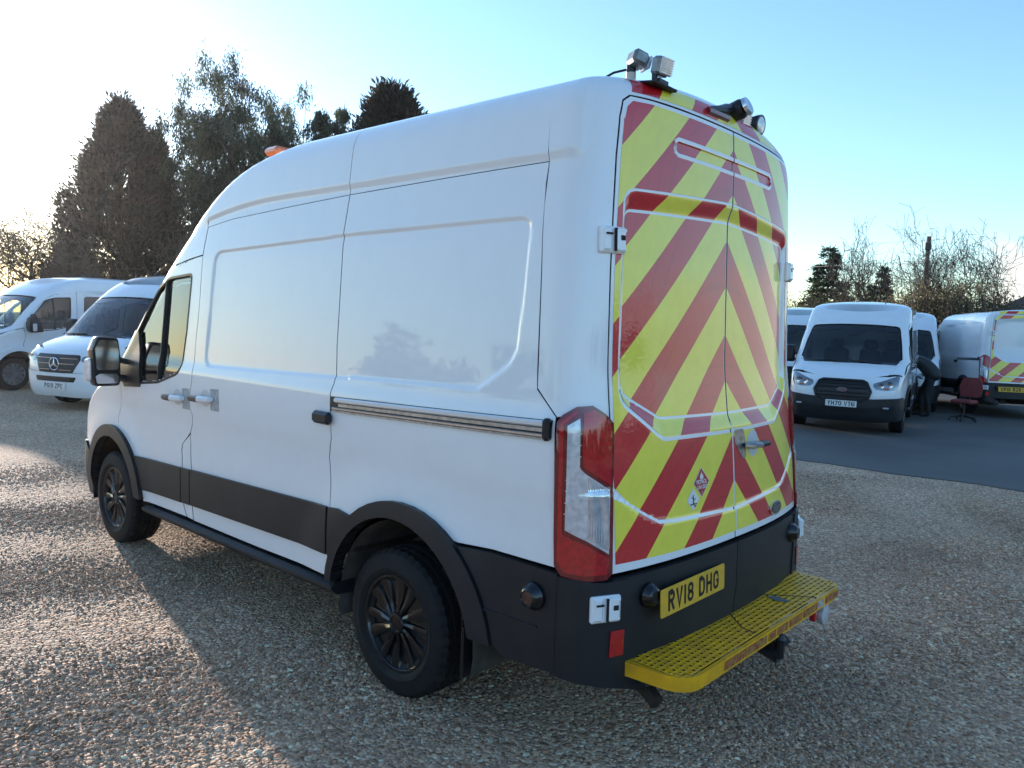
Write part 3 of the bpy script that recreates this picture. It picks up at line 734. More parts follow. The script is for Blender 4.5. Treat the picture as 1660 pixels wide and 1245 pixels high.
    wt = [(p_[0], p_[1]-.006) for p_ in wA]+[(3.95, .728), (3.72, .798), (3.50, .798), (3.34, .845)]
    panel(T, 'wing_top', wt, pj_top, .05, [W_, W_], v, depth=.01, mirror=True)
    nose_t = [(3.74, .95, 1.09), (3.84, .90, 1.04), (3.99, .73, 1.04), (4.125, .5, 1.05), (4.175, .2, 1.04), (4.18, 0, 1.035)]
    nose_b = [(3.86, .96, .70), (4.0, .93, .69), (4.14, .80, .68), (4.24, .5, .655), (4.30, .2, .65), (4.31, 0, .65)]
    loft(T, 'nose_panel', resample(sym3(nose_t), [3]*10), resample(sym3(nose_b), [3]*10), 8, W_, v, depth=dp)
    bb = [(3.72, .97, .30), (3.95, .94, .27), (4.1, .85, .25), (4.2, .5, .24), (4.25, .2, .24), (4.26, 0, .24)]
    bt = [(3.74, .98, .645), (3.9, .97, .695), (4.14, .80, .675), (4.24, .5, .65), (4.30, .2, .645), (4.31, 0, .645)]
    fb = loft(T, 'front_bumper', resample(sym3(bt), [4]*10), resample(sym3(bb), [4]*10), 8, PLASTIC if style == 'transit' and mouldings else W_, v, depth=.03, offset=.014)
    if front and style == 'sprinter':
        gp = rnd([(-.36, .62), (.36, .62), (.50, .88), (.47, .955), (-.47, .955), (-.50, .88)], .04)
        gr = panel(T, 'grille', gp, pj_front, .08, BLACK, v, offset=.012, depth=.02)
        for z in (.70, .80, .89):
            hw = np.interp(z, [.62, .88, .955], [.36, .49, .47])-.03
            for q0, q1 in ((-hw, -.10), (.10, hw)): strip_on(T, 'grille_bar', [(q0+(q1-q0)*i/6, z) for i in range(7)], pj_front, .012, CHROME, gr, offset=.02, sq=(1.2, .7))
        P = Vector(on_body(T, [(0, .79)], pj_front, .035)[0]); b = MB(); rg = .105
        b.tube([P+Vector((0, rg*math.cos(R(t)), rg*math.sin(R(t)))) for t in range(0, 360, 15)], .010, 6, close=True)
        for t in (90, 210, 330): b.tube([P, P+Vector((0, rg*math.cos(R(t)), rg*math.sin(R(t))))], [.022, .004], 6)
        b.build('star_emblem', CHROME, gr)
        panel(T, 'air_intake', rnd([(-.42, .50), (.42, .50), (.47, .585), (-.47, .585)], .02, 3), pj_front, .08, BLACK, fb, offset=.017, depth=0)
        for s_ in (1, -1):
            hl = [(.53, .93), (.52, .86), (.60, .83), (.80, .84), (.90, .90), (.90, .985), (.75, .985)]
            h_ = panel(T, 'headlight', rnd([(s_*a, b) for a, b in hl], .02, 3), pj_front, .05, [HEADL, BLACK], v, offset=.008, depth=.03)
            for cy in (.64, .76):
                P = on_body(T, [(s_*cy, .90)], pj_front, .014)[0]; MB().lathe([(.04, 0), (.045, .004), (.02, -.004), (0, -.002)], 18, mat4=frame(P, (0, 1, 0), (0, 0, 1), (.85, s_*.5, 0))).build('lamp_reflector', CHROME, h_)
            strip_on(T, 'bonnet_slot', [(3.50, s_*q) for q in np.linspace(.3, .7, 6)], pj_top, .014, BLACK, bonnet, offset=.001, sq=(1.6, .5))
        if plates[0]:
            P = on_body(T, [(0, .43)], pj_front, .03)[0]; plate(plates[0], v, frame(P, (0, 1, 0), (0, 0, 1), (1, 0, 0)), False)
        MB().prism([(0, 0), (.12, 0), (.03, .07), (0, .06)], (2.05, -.01, T.H-.12), (1, 0, 0), (0, 0, 1), (0, 1, 0), .02).build('aerial_fin', BLACK, v)
    elif front:
        gp = rnd([(-.33, .60), (.33, .60), (.44, .68), (.47, .78), (.40, .93), (.33, .965), (-.33, .965), (-.40, .93), (-.47, .78), (-.44, .68)], .03)
        gr = panel(T, 'grille', gp, pj_front, .08, BLACK, v, offset=.004, depth=.02)
        strip_on(T, 'grille_surround', dens(gp+[gp[0]], .06)[:-1], pj_front, .020, PLASTIC, gr, offset=.016, close=True)
        for z in (.685, .75, .84, .905):
            hw = np.interp(z, [.6, .68, .78, .93, .965], [.33, .43, .455, .39, .33])-.02
            strip_on(T, 'grille_bar', [(-hw+2*hw*i/10, z) for i in range(11)], pj_front, .016, PLASTIC, gr, offset=.016, sq=(1.2, .8))
        P = on_body(T, [(0, .795)], pj_front, .034)[0]
        Tm = frame(P, (0, 1, 0), (0, 0, 1), (1, 0, 0))
        bd = MB().prism(arcg(0, 0, .085, .036, 0, 345, 23), P, (0, 1, 0), (0, 0, 1), (1, 0, 0), .008).build('badge', CHROME, v)
        MB().prism(arcg(0, 0, .078, .030, 0, 345, 23), Vector(P)+Vector((.0085, 0, 0)), (0, 1, 0), (0, 0, 1), (1, 0, 0), .001).build('badge_face', mat('badge_blue', (.01, .025, .10), .25, coat=1), bd)
        text_obj('badge_lettering', 'Ford', CHROME, bd, frame(Vector(P)+Vector((.0105, 0, 0)), (0, 1, 0), (0, 0, 1), (1, 0, 0)), .055, .35)
        for s_ in (1, -1):
            hl = [(.50, .93), (.505, .87), (.55, .83), (.70, .815), (.845, .83), (.885, .90), (.895, 1.05), (.86, 1.07), (.72, 1.01), (.60, .965)]
            h_ = panel(T, 'headlight', rnd([(s_*a, b) for a, b in hl], .02, 3), pj_front, .05, [HEADL, BLACK], v, offset=.006, depth=.03)
            for (cy, cz, r_) in ((.62, .895, .045), (.745, .915, .055)):
                P = on_body(T, [(s_*cy, cz)], pj_front, .012)[0]; MB().lathe([(r_, 0), (r_*1.1, .004), (r_*.6, -.004), (0, -.002)], 20, mat4=frame(P, (0, 1, 0), (0, 0, 1), (.85, s_*.5, 0))).build('lamp_reflector', CHROME, h_)
            P = on_body(T, [(s_*.70, .848)], pj_front, .012)[0]; MB().box(P, (.02, .12, .022), bev=.008).build('indicator', LENS_A, h_)
            fl = panel(T, 'fog_lamp_bezel', rnd([(s_*.60, .44), (s_*.82, .44), (s_*.86, .50), (s_*.84, .57), (s_*.58, .57)], .02, 3), pj_front, .05, BLACK, v, offset=.018, depth=.01)
            P = on_body(T, [(s_*.71, .505)], pj_front, .025)[0]; MB().box(P, (.03, .11, .04), bev=.012).build('fog_lamp', CHROME, fl)
            # louvre slots in the bonnet, wheel-side vents
            strip_on(T, 'bonnet_slot', [(3.52-.04*abs(q-.35), s_*(q)) for q in np.linspace(.12, .56, 6)], pj_top, .016, BLACK, bonnet, offset=.001, sq=(1.6, .5))
        panel(T, 'air_intake', rnd([(-.45, .40), (.45, .40), (.48, .47), (-.48, .47)], .015, 3), pj_front, .08, BLACK, fb, offset=.017, depth=0)
        if plates[0]:
            P = on_body(T, [(0, .55)], pj_front, .03)[0]; plate(plates[0], v, frame(P, (0, 1, 0), (0, 0, 1), (1, 0, 0)), False)
        MB().tube([(1.62, .42, top-.10), (1.60, .42, top-.02), (1.50, .42, top+.13)], [.018, .010, .003], 6).build('aerial', BLACK, v)
    # --- rear surround: pillars and header between the side seams and the doors
    dl = [(.826, 1.404), (.822, 1.582), (.814, 1.95), (.803, 2.18), (.792, 2.387), (.775, 2.53), (.755, 2.595), (.715, 2.622), (.6, 2.628), (.3, 2.632), (0, 2.634)] if high else [(.826, 1.404), (.822, 1.582), (.814, 1.9), (.806, 2.05), (.80, 2.18), (.785, 2.28), (.765, 2.34), (.715, 2.37), (.6, 2.378), (.3, 2.384), (0, 2.386)]
    def xrb(y, z): return float(T.xr(np.array([y]), np.array([z]))[0])
    Bq = [(xrb(y, z)+.01, y, z) for y, z in dl]
    if high: Aq = [(-.912, .985, 1.404), (-.812, .99, 1.504), (-.786, .96, 1.944), (-.766, .93, 2.20), (-.766, .92, 2.369), (-.758, .91, 2.5), (-.75, .89, 2.6), (-.742, .82, 2.68), (-.738, .6, 2.72), (-.732, .3, 2.76), (-.730, 0, 2.768)]
    else: Aq = [(-.912, .985, 1.404), (-.812, .99, 1.504), (-.786, .96, 1.9), (-.782, .94, 2.05), (-.776, .93, 2.19), (-.764, .91, 2.29), (-.752, .88, 2.38), (-.742, .80, 2.45), (-.738, .6, 2.48), (-.732, .3, 2.51), (-.730, 0, 2.52)]
    sg = [6, 12, 8, 8, 6, 5, 6, 6, 8, 8] if main else [2, 4, 3, 2, 2, 1, 2, 2, 3, 3]
    Aq = [(x-.004, y, z) for x, y, z in Aq]
    Aq, Bq = resample(Aq, sg), resample(Bq, sg)
    s3 = lambda L: np.concatenate([L, (L*mir)[::-1][1:]])
    surround = loft(T, 'rear_surround', s3(Aq), s3(Bq), 26 if main else 8, W_, v, depth=dp)
    # --- rear doors
    ztop = dl[-1][1]; ys = -.032
    def dout(s_):
        e = [(.855, .818), (.85, .95), (.842, 1.2)]+dl[:8]+[(.6, ztop-.006), (.3, ztop-.002)]
        L = [(y*s_, z) for y, z in e]
        return L+[(ys, ztop), (ys, 1.345), (ys+.02, 1.31), (ys+.022, .818)]
    fine_r = [(1, 2.19, 2.32, .008), (1, 2.435, 2.515, .008), (1, 1.29, 1.40, .008)] if main else []
    REDS = [(3.19, 3.6), (2.765, 2.972), (2.355, 2.552), (1.945, 2.150), (1.522, 1.73), (1.08, 1.283), (.6, .82)]
    doors = []
    for s_ in (1, -1):
        d = panel(T, 'rear_door', dout(s_), pj_rear, .018 if main else .06, W_, v, gap=.0055, depth=.03, fine=fine_r); doors.append(d)
        low = [(ys+.022, .806), (.856*s_, .806), (.862*s_, .70), (.862*s_, .52), (.80*s_, .475), (ys+.06, .475), (ys+.03, .60)]
        lt = panel(T, 'door_lower_trim', low, pj_rear, .03, PLASTIC, d, gap=.003, offset=.012, depth=.03)
        if rear:
            inr = lambda poly: [p for p in inset(poly, .006)]
            half = lambda poly: clip_half(list(poly), 0, 0, False)
            zl3 = [(0, .953), (.5, .975), (.58, .983), (.66, 1.022), (.752, 1.074), (.834, 1.126)]
            # left-half regions; seam kept clear
            y0 = .006
            win_c = inset(half(T.win_i), .005)
            o_h, i_h = half(T.win_o), half(T.win_i)
            def chain(poly, top_side):
                """points of the half outline, upper or lower run, from the seam outwards"""
                P = np.array(poly); w_ = P[:, 0].max(); k = P[(P[:, 1] > 1.8) if top_side else (P[:, 1] < 1.8)]
                k = k[np.argsort(k[:, 0])]; return [tuple(p) for p in k]
            ot, it = chain(T.win_o and o_h, True), chain(i_h, True); ob, ib = chain(o_h, False), chain(i_h, False)
            edge = [(y-.022, z) for y, z in [(.852, .93), (.842, 1.2)]+dl[:7]]
            slot_h = half(T.slot)
            regs = []
            # upper area: door top to window frame, running down the side of the window to the lower crease
            up_ = [(y0, ztop-.022), (.6, ztop-.026), (.705, ztop-.034)]+[(.735, ztop-.06), (.75, ztop-.11)]+edge[::-1][1:-1]
            up_ = up_+[(.818, 1.14)]+[(a, b+.007) for a, b in zl3[::-1][1:]]+[(y0, zl3[0][1]+.007)]
            def add_split(loop):
                """top, side and bottom pieces, so that no band is cut in two by the window"""
                t_ = clip_half(loop, 1, 2.245, False); m_ = clip_half(clip_half(loop, 1, 2.245, True), 1, 1.47, False); l_ = clip_half(loop, 1, 1.47, True)
                for q_ in (t_, m_, l_):
                    if len(q_) > 2: regs.append((q_, None))
            # the run round the window hole (left half is open at the seam)
            hole_run = [(y0, ob[0][1]-.005)]+[(a+.006 if a > .6 else a, b-.006) for a, b in ob[1:]]+[(a+.006, b+.004) for a, b in ot[::-1][:-1]]+[(y0, ot[0][1]+.006)]
            if rear == 'full':
                add_split(up_+hole_run)
                gap_ring_t = [(y0, ot[0][1]-.006)]+[(a-.002, b-.006) for a, b in ot[1:-1]]+[(a, b+.007) for a, b in it[::-1][1:]]+[(y0, it[0][1]+.007)]
                regs.append((gap_ring_t, None))
                regs.append(([(y0, ib[0][1]-.007)]+[(a, b-.007) for a, b in ib[1:-1]]+[(a-.004, b+.010) for a, b in ob[::-1][1:]]+[(y0, ob[0][1]+.008)], None))
                regs.append(([(max(a, y0), b) for a, b in win_c], None))
            else: add_split(up_+hole_run)
            regs.append(([(y0, .852), (.5, .852), (.832, .856), (.828, 1.10)]+[(a, b-.007) for a, b in zl3[::-1][1:]]+[(y0, zl3[0][1]-.007)], None))
            shift = ys+.004
            for poly, _ in regs:
                for red, q in stripes(poly, REDS):
                    q = [(max(a, .004)*s_+shift*(1 if a < .2 else max(0, 1-(a-.2)/.3)), b) for a, b in q]
                    if main and red is False and s_ < 0 and False: pass
                    o = panel(T, 'red_stripe' if red else 'yellow_stripe', q, pj_rear, .022 if main else .07, V_RED if red else V_YEL, d, offset=.0012, depth=0, fine=fine_r)
        if main: strip_on(T, 'slot_edge', dens([(ys+.006*s_, 2.507), (s_*.43, 2.507), (s_*.452, 2.495), (s_*.456, 2.475), (s_*.452, 2.455), (s_*.43, 2.443), (ys+.006*s_, 2.443)], .03), pj_rear, .009, W_, d, offset=.001, sq=(.25, 1), n=8)
    # header vinyl above the doors
    if rear:
        for s_ in (1, -1):
            hd = [(.006, ztop+.014), (.30, ztop+.012), (.60, ztop+.008), (.70, ztop+.003), (.665, ztop+.065), (.3, ztop+.075), (.006, ztop+.078)]
            for red, q in stripes(hd, REDS):
                if (max(a for a, b in q)-min(a for a, b in q)) < .02: continue
                panel(T, 'red_stripe' if red else 'yellow_stripe', [(a*s_, b) for a, b in q], pj_rear, .03, V_RED if red else V_YEL, surround, offset=.0012, depth=0)
    # --- tail lamps round the corner
    ca = (-.70, .66)
    for s_ in (1, -1):
        pjk = pj_corner(ca[0], ca[1]*s_)
        def ph(pts):
            o = []
            for x, y, z in pts:
                a = math.degrees(math.atan2((y-ca[1]), x-ca[0])); o.append((a if s_ > 0 else -a, z))
            return o
        LO = [(-.921, .985, 1.385), (-.923, .991, 1.25), (-.93, .985, .95), (-.936, .984, .85), (-.965, .979, .815), (-1.036, .944, .805), (-1.085, .875, .808), (-1.096, .855, .83), (-1.066, .835, 1.136), (-1.055, .822, 1.253), (-1.046, .816, 1.383), (-1.03, .853, 1.42), (-1.004, .896, 1.45), (-.97, .94, 1.445), (-.935, .975, 1.41)]
        lo = rnd(ph(LO), .03, 2); rl = 1.2 if main else 5.
        lamp = panel(T, 'tail_lamp', lo, pjk, rl, [LENS_RD, BLACK], v, offset=.012, depth=.05, lip=.012, rb=.02 if main else .06)
        def sub(nm, pts, m_, off): return panel(T, nm, ph(pts), pjk, rl, m_, lamp, offset=off, depth=.003, rb=.02 if main else .06)
        sub('red_lens', [(-.933, .985, 1.383), (-.946, .99, 1.136), (-.948, .983, .87), (-.976, .979, .832), (-1.038, .948, .826), (-1.086, .879, .829), (-1.089, .868, .885), (-1.039, .938, .938), (-.964, .979, .972), (-.957, .981, 1.10), (-.948, .981, 1.378), (-.981, .944, 1.420), (-.975, .946, 1.429)], LENS_R, .0145)
        sub('red_lens', [(-.993, .93, 1.420), (-1.011, .897, 1.434), (-1.029, .858, 1.408), (-1.040, .830, 1.373), (-1.061, .842, 1.152), (-1.024, .933, 1.214), (-1.012, .945, 1.228), (-1.001, .940, 1.30)], LENS_R, .0148)
        sub('clear_lens', [(-.959, .973, 1.374), (-.986, .94, 1.402), (-1.002, .951, 1.222), (-1.020, .936, 1.200), (-1.061, .853, 1.138), (-1.082, .868, .903), (-1.038, .937, .955), (-.972, .975, .990)], LENS_W, .0155)
        sub('clear_lens', [(-1.026, .932, 1.188), (-1.058, .858, 1.128), (-1.077, .868, .915), (-1.038, .934, .966)], HEADW, .0165)
        if main and s_ > 0:
            for k in range(8):
                z = 1.345-k*.042
                P = on_body(T, [ph([(-.963, .974, z)])[0], ph([(-1.0, .945, z+.004)])[0]], pjk, .0165); MB().tube(P, .0022, 4).build('lens_rib', LENS_W, lamp)
            for k in range(9):
                xx = -1.028-.004*k; yy = .928-.0085*k
                P = on_body(T, [ph([(xx, yy, 1.178-.006*k)])[0], ph([(xx-.006, yy, .975-.006*k)])[0]], pjk, .0165); MB().tube(P, .0022, 4).build('lens_rib', LENS_W, lamp)
    # --- lower mouldings, arches, bumper ends, sills
    mo = .016
    PL = PLASTIC if mouldings else W_
    def mould(nm, poly, off=mo, **k):
        return panel(T, nm, poly, pj_side, .02 if main else .06, PL, v, offset=off, depth=off+.01, lip=off*.6, mirror=True, **k)
    aF = lambda r, a0, a1: arc(3.22, .37, r, a0, a1, 22); aR = lambda r, a0, a1: arc(-.09, .37, r, a0, a1, 22)
    mould('door_moulding', [(2.118, .752), (2.885, .730)]+[(x, z) for x, z in aF(.532, 136, 165)]+[(2.695, .512), (2.118, .528)])
    mould('pillar_moulding', [(1.992, .757), (2.106, .753), (2.106, .530), (1.992, .534)])
    mould('door_moulding', [(.488, .806), (1.98, .760), (1.98, .535), (.476, .572)])
    mould('panel_moulding', [(.395, .815), (.468, .808), (.462, .575), (.455, .565)]+aR(.56, 20, 50)[:])
    for nm, A_, cx, lo_, hi_ in (('front_arch_moulding', aF, 3.22, 6, 172), ('rear_arch_moulding', aR, -.09, 8, 171)):
        o_ = A_(.535 if 'front' in nm else .565, lo_, hi_); i_ = A_(.452 if 'front' in nm else .486, lo_+2, hi_-2)
        if 'rear' in nm: i_ = [(x+.03, z) for x, z in i_]
        o_ = [(x, max(z, .32)) for x, z in o_]; i_ = [(x, max(z, .325)) for x, z in i_]
        panel(T, nm, o_+i_[::-1], pj_side, .02 if main else .06, PL, v, offset=.030, depth=.07, lip=.05, mirror=True)
    # rear bumper: side piece, then the corner wrapping to the rear
    mould('bumper_side', [(-.955, .822), (-.63, .828), (-.45, .818)]+aR(.572, 128, 170)+[(-.70, .430), (-.80, .430), (-.955, .440)], .018)
    if main:
        strip_on(T, 'moulding_groove', dens([(-.575, .597), (-.876, .597)], .05), pj_side, .006, BLACK, v, offset=.018)
        strip_on(T, 'bumper_joint', dens([(-.958, .815), (-.958, .45)], .05), pj_side, .0035, SEAM, v, offset=.0195)
    for s_ in (1, -1):
        pjk = pj_corner(ca[0], ca[1]*s_); L = [(127, .815), (150, .80), (165, .80), (167, .63), (170, .50), (176, .44), (186, .405), (186, .335), (176, .345), (160, .385), (145, .415), (127, .435)]
        panel(T, 'bumper_corner', [(a if s_ > 0 else -a, z) for a, z in L], pjk, 2. if main else 6., PLASTIC, v, offset=.020, depth=.06, lip=.04, rb=.02 if main else .08)
    side_sill = [(2.66, .425), (1.9, .432), (1.0, .438), (.42, .448)]
    for s_ in (1, -1):
        b = MB()
        for i in range(len(side_sill)-1):
            (x0, z0), (x1, z1) = side_sill[i:i+2]
            pr = [(.90, -.01), (1.0, -.012), (1.035, -.03), (1.035, -.045), (1.0, -.075), (.90, -.08)]
            V = [(x0, s_*p, z0+q) for p, q in pr]+[(x1, s_*p, z1+q) for p, q in pr]; n = len(pr)
            b.add(V, [[j, (j+1) % n, n+(j+1) % n, n+j] for j in range(n)]+[list(range(n))[::-1], list(range(n, 2*n))])
        b.build('side_sill', PLASTIC, v, smooth=False)
    # --- wheel housings, floor, axles
    for xc in (0., 3.3):
        for s_ in (1, -1):
            b = MB(); n = 20; V = []
            for i in range(n+1):
                a = R(-12+204*i/n); rr = .47
                for yy in (.55, .975): V.append((xc-.04+rr*math.cos(a), s_*yy, .36+rr*math.sin(a)))
            b.add(V, [[2*i, 2*i+1, 2*i+3, 2*i+2] for i in range(n)])
            b.add([(xc-.04, s_*.55, .36)]+[V[2*i] for i in range(n+1)], [[0, i+1, i+2] for i in range(n)])
            b.build('wheel_housing', mat('housing', (.05, .047, .043), .85, var=(9, .9, (.11, .10, .085))) if xc == 0 else BLACK, v)
            put_wheel('main' if main else 'far', xc, s_*.862, v, spin=.35*xc+.1)
        MB().tube([(xc, -.8, .34), (xc, .8, .34)], .06 if xc == 0 else .045, 10).build('axle', DARKMET, v)
    b = MB(); b.box((1.55, 0, .50), (4.9, 1.10, .12)); b.box((1.6, 0, .62), (2.5, 1.9, .05)); b.box((-.72, 0, .62), (.6, 1.85, .05)); b.box((.35, .45, .40), (2.6, .09, .12)); b.box((.35, -.45, .40), (2.6, .09, .12))
    b.build('underbody', DARKMET, v)
    # --- cab windows and interior
    for s_, pj in ((1, pj_side), (-1, pj_right)):
        dr = fd[0] if s_ > 0 else fd[1]
        panel(T, 'door_window', inset(winp, -.012), pj, .07, [GLASS, BLACK], dr, offset=-.016, depth=0)
        strip_on(T, 'window_seal', dens(winp+[winp[0]], .05)[:-1], pj, .013, BLACK, dr, offset=-.008, close=True)
        strip_on(T, 'window_divider', dens([(2.47, 1.955), (2.44, 1.27)], .1), pj, .014, BLACK, dr, offset=-.010, sq=(1.3, .6))
        panel(T, 'mirror_base', rnd([(2.715, 1.222), (2.735, 1.36), (2.845, 1.60), (2.93, 1.60), (3.06, 1.42), (3.07, 1.30), (2.985, 1.205)], .02), pj, .05, BLACK, dr, offset=.008, depth=.02)
    dash = MB(); dash.prism(rnd([(2.55, 1.05), (2.62, 1.20), (2.95, 1.24), (3.45, 1.20), (3.5, .7), (2.7, .7)], .04), (0, -.84, 0), (1, 0, 0), (0, 0, 1), (0, 1, 0), 1.68); dash.build('dashboard', TRIMD, v, sharp=30)
    dr_y = -.42
    sw = MB(); Ts = frame((2.48, dr_y, 1.12), (0, 1, 0), (-.42, 0, .9), (-.9, 0, -.42))
    sw.tube([Ts @ Vector((.19*math.cos(t*math.pi/12), .19*math.sin(t*math.pi/12), 0)) for t in range(24)], .016, 6, close=True); sw.box(Ts @ Vector((0, 0, .02)), (.06, .15, .12)); sw.tube([Ts @ Vector((-.19, 0, 0)), Ts @ Vector((.19, 0, 0))], .014, 6); sw.build('steering_wheel', BLACK, v)
    if seats:
        for yy in (-.42, .22, .62):
            w_ = .25 if yy < 0 else .20
            s = MB(); s.box((2.15, yy, .82), (.5, 2*w_, .16), bev=.05); s.build('seat', SEATM, v)
            b = MB(); b.box((1.92, yy, 1.18), (.13, 2*w_-.02, .66), bev=.05, rot=Matrix.Rotation(-.16, 3, 'Y')); bk = b.build('seat_back', SEATM, v)
            b = MB(); b.box((1.865, yy, 1.60), (.10, .26, .20), bev=.045); hr = b.build('headrest', SEATM, bk)
            b = MB(); [MB().tube([(1.875, yy+q, 1.40), (1.87, yy+q, 1.56)], .008, 6).build('headrest_post', CHROME, bk) for q in (-.07, .07)]
        MB().box((1.76, 0, 1.30), (.02, 1.84, 1.5)).build('bulkhead', mat('bulkhead_grey', (.42, .43, .44), .7), v, smooth=False)
        MB().box((2.5, 0, .64), (1.6, 1.8, .04)).build('cab_floor', TRIMD, v, smooth=False)
    # --- mirrors
    for s_ in mirrors:
        cx, cy, cz = 3.0, 1.152, 1.385
        b = MB(); sec = rnd([(-.085, -.172), (.092, -.172), (.098, .02), (.078, .165), (-.062, .172), (-.098, .08)], .03, 4)
        n = len(sec); V = []
        for k, (dx, sc) in enumerate(((-.055, .97), (-.045, 1.0), (.02, 1.0), (.07, .9), (.10, .66))):
            for a, c in sec: V.append((cx+dx, s_*(cy-a*sc*.95), cz+c*sc))
        F = [[k*n+i, k*n+(i+1) % n, (k+1)*n+(i+1) % n, (k+1)*n+i] for k in range(4) for i in range(n)]+[list(range(n)), [4*n+i for i in range(n)][::-1]]
        b.add(V, F); mi = b.build('door_mirror', BLACK, v, sharp=50)
        b = MB(); b.prism([(-a*.80, c*.60+.045) for a, c in sec], (cx-.057, s_*cy, cz), (0, s_, 0), (0, 0, 1), (-1, 0, 0), .003); b.build('mirror_glass', CHROME, mi, smooth=False)
        b = MB(); b.prism([(-a*.78, c*.20-.118) for a, c in sec], (cx-.057, s_*cy, cz), (0, s_, 0), (0, 0, 1), (-1, 0, 0), .003); b.build('mirror_glass', CHROME, mi, smooth=False)
        b = MB(); b.box((cx+.01, s_*(cy+.098), cz-.06), (.085, .035, .16), bev=.014); b.build('indicator_lens', LENS_W, mi)
        b = MB(); b.tube([(cx-.01, s_*(cy-.06), cz-.11), (cx-.03, s_*.98, cz-.13)], .045, 8, sq=(1, .6)); b.tube([(cx-.01, s_*(cy-.06), cz+.02), (cx-.03, s_*.97, cz-.02)], .02, 6); b.build('mirror_arm', BLACK, mi)
    # --- handles, rail
    for s_ in (1, -1):
        pj = pj_side if s_ > 0 else pj_right; N = np.array([0, s_, 0])
        for xe, z0, par in ((2.285, 1.195, fd[0 if s_ > 0 else 1]), (1.910, 1.222, sdr[0 if s_ > 0 else 1])):
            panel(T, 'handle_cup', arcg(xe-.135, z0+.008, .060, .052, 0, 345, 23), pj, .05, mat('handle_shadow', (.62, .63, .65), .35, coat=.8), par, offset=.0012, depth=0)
            P = on_body(T, [(xe, z0), (xe-.06, z0+.002), (xe-.125, z0+.004), (xe-.18, z0+.006), (xe-.225, z0+.008)], pj)
            Q = [P[0]+N*.020, P[0]+N*.036, P[1]+N*.042, P[2]+N*.043, P[3]+N*.040, P[4]+N*.028, P[4]+N*.004]
            MB().tube(Q[:4], [.012, .018, .020, .021], 8, sq=(.8, 1)).build('handle_end', BLACK, par)
            MB().tube(Q[3:], [.021, .0205, .018, .014], 8, sq=(.8, 1)).build('handle_grip', W_, par)
            if main and s_ > 0:
                xc_ = xe-.245
                panel(T, 'handle_sticker', rnd([(xc_-.055, z0-.058), (xc_+.05, z0-.060), (xc_+.05, z0+.070), (xc_-.055, z0+.075)], .008, 3), pj, .05, mat('worn_film', (.34, .345, .34), .55, var=(40, .9, (.52, .53, .53))), par, offset=.001, depth=0)
    ra = rsp[0]
    if side_windows:
        for i_, pj in ((0, pj_side), (1, pj_right)):
            panel(T, 'side_window', rnd([(.62, 1.50), (1.80, 1.50), (1.78, 2.02), (.58, 2.05)], .07), pj, .08, [mat('privacy_glass', (.012, .013, .014), .05, coat=1), BLACK], sdr[i_], offset=.006, depth=.006)
            panel(T, 'side_window', rnd([(-.66, 1.50), (.38, 1.50), (.40, 2.05), (-.62, 2.05)], .07), pj, .08, [mat('privacy_glass', (.012, .013, .014), .05), BLACK], rsp[i_], offset=.006, depth=.006)
    panel(T, 'rail_channel', [(.478, 1.285), (.478, 1.358), (-.905, 1.390), (-.905, 1.318)], pj_side, .05, [BLACK, BLACK], ra, offset=.003, depth=0)
    strip_on(T, 'rail_upper_bar', dens([(.43, 1.343), (-.88, 1.374)], .08), pj_side, .013, mat('rail_satin', (.74, .75, .77), .3, metal=.4), ra, offset=.008, sq=(.8, 1))
    strip_on(T, 'rail_track', dens([(.41, 1.320), (-.88, 1.351)], .08), pj_side, .014, ALU, ra, offset=-.002, sq=(.5, 1))
    strip_on(T, 'rail_lower_bar', dens([(.45, 1.302), (-.88, 1.331)], .08), pj_side, .006, CHROME, ra, offset=.008)
    strip_on(T, 'rail_lower_bar', dens([(.45, 1.290), (-.88, 1.320)], .08), pj_side, .005, ALU, ra, offset=.008)
    P = on_body(T, [(-.89, 1.355)], pj_side, .012)[0]; MB().box(P, (.035, .04, .085), bev=.012).build('rail_stop', BLACK, ra)
    P = on_body(T, [(.525, 1.250)], pj_side, .018)[0]; MB().box(P, (.145, .04, .062), bev=.016).build('runner_cover', BLACK, sdr[0])
    # --- rear door furniture
    dL, dR = doors
    P = on_body(T, [(-.20, 1.225)], pj_rear)[0]
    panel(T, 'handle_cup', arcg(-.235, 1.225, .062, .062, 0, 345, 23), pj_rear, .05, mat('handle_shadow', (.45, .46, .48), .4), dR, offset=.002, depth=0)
    b = MB(); b.tube([P+np.array((-.012, .075, .0)), P+np.array((-.040, .05, .0)), P+np.array((-.046, -.01, .0))], [.016, .021, .022], 8, sq=(1.1, .7)); b.build('handle_grip', ALU, dR)
    b = MB(); b.tube([P+np.array((-.046, -.01, .0)), P+np.array((-.044, -.085, .0)), P+np.array((-.015, -.105, .0))], [.022, .021, .012], 8, sq=(1.1, .7)); b.build('handle_end', BLACK, dR)
    if main: panel(T, 'handle_plate', rnd([(-.045, 1.30), (-.135, 1.30), (-.155, 1.235), (-.155, 1.165), (-.115, 1.165), (-.045, 1.245)], .015, 3), pj_rear, .03, mat('worn_metal', (.40, .39, .36), .35, metal=.8, var=(50, .9, (.2, .19, .17))), dR, offset=.003, depth=.003)
    P = on_body(T, [(-.47, .885)], pj_rear)[0]; N = T.nrm(P[None])[0]; ay = np.array((0, 0, 1.)); ax_ = np.cross(ay, N); ax_ /= np.linalg.norm(ax_); ay = np.cross(N, ax_)
    bd = MB().prism(arcg(0, 0, .075, .034, 0, 345, 23), P+N*.002, ax_, ay, N, .008).build('badge', CHROME, dR)
    bf = MB().prism(arcg(0, 0, .066, .027, 0, 345, 23), P+N*.0105, ax_, ay, N, .001).build('badge_face', mat('badge_dark', (.03, .035, .04), .3, coat=1), bd)
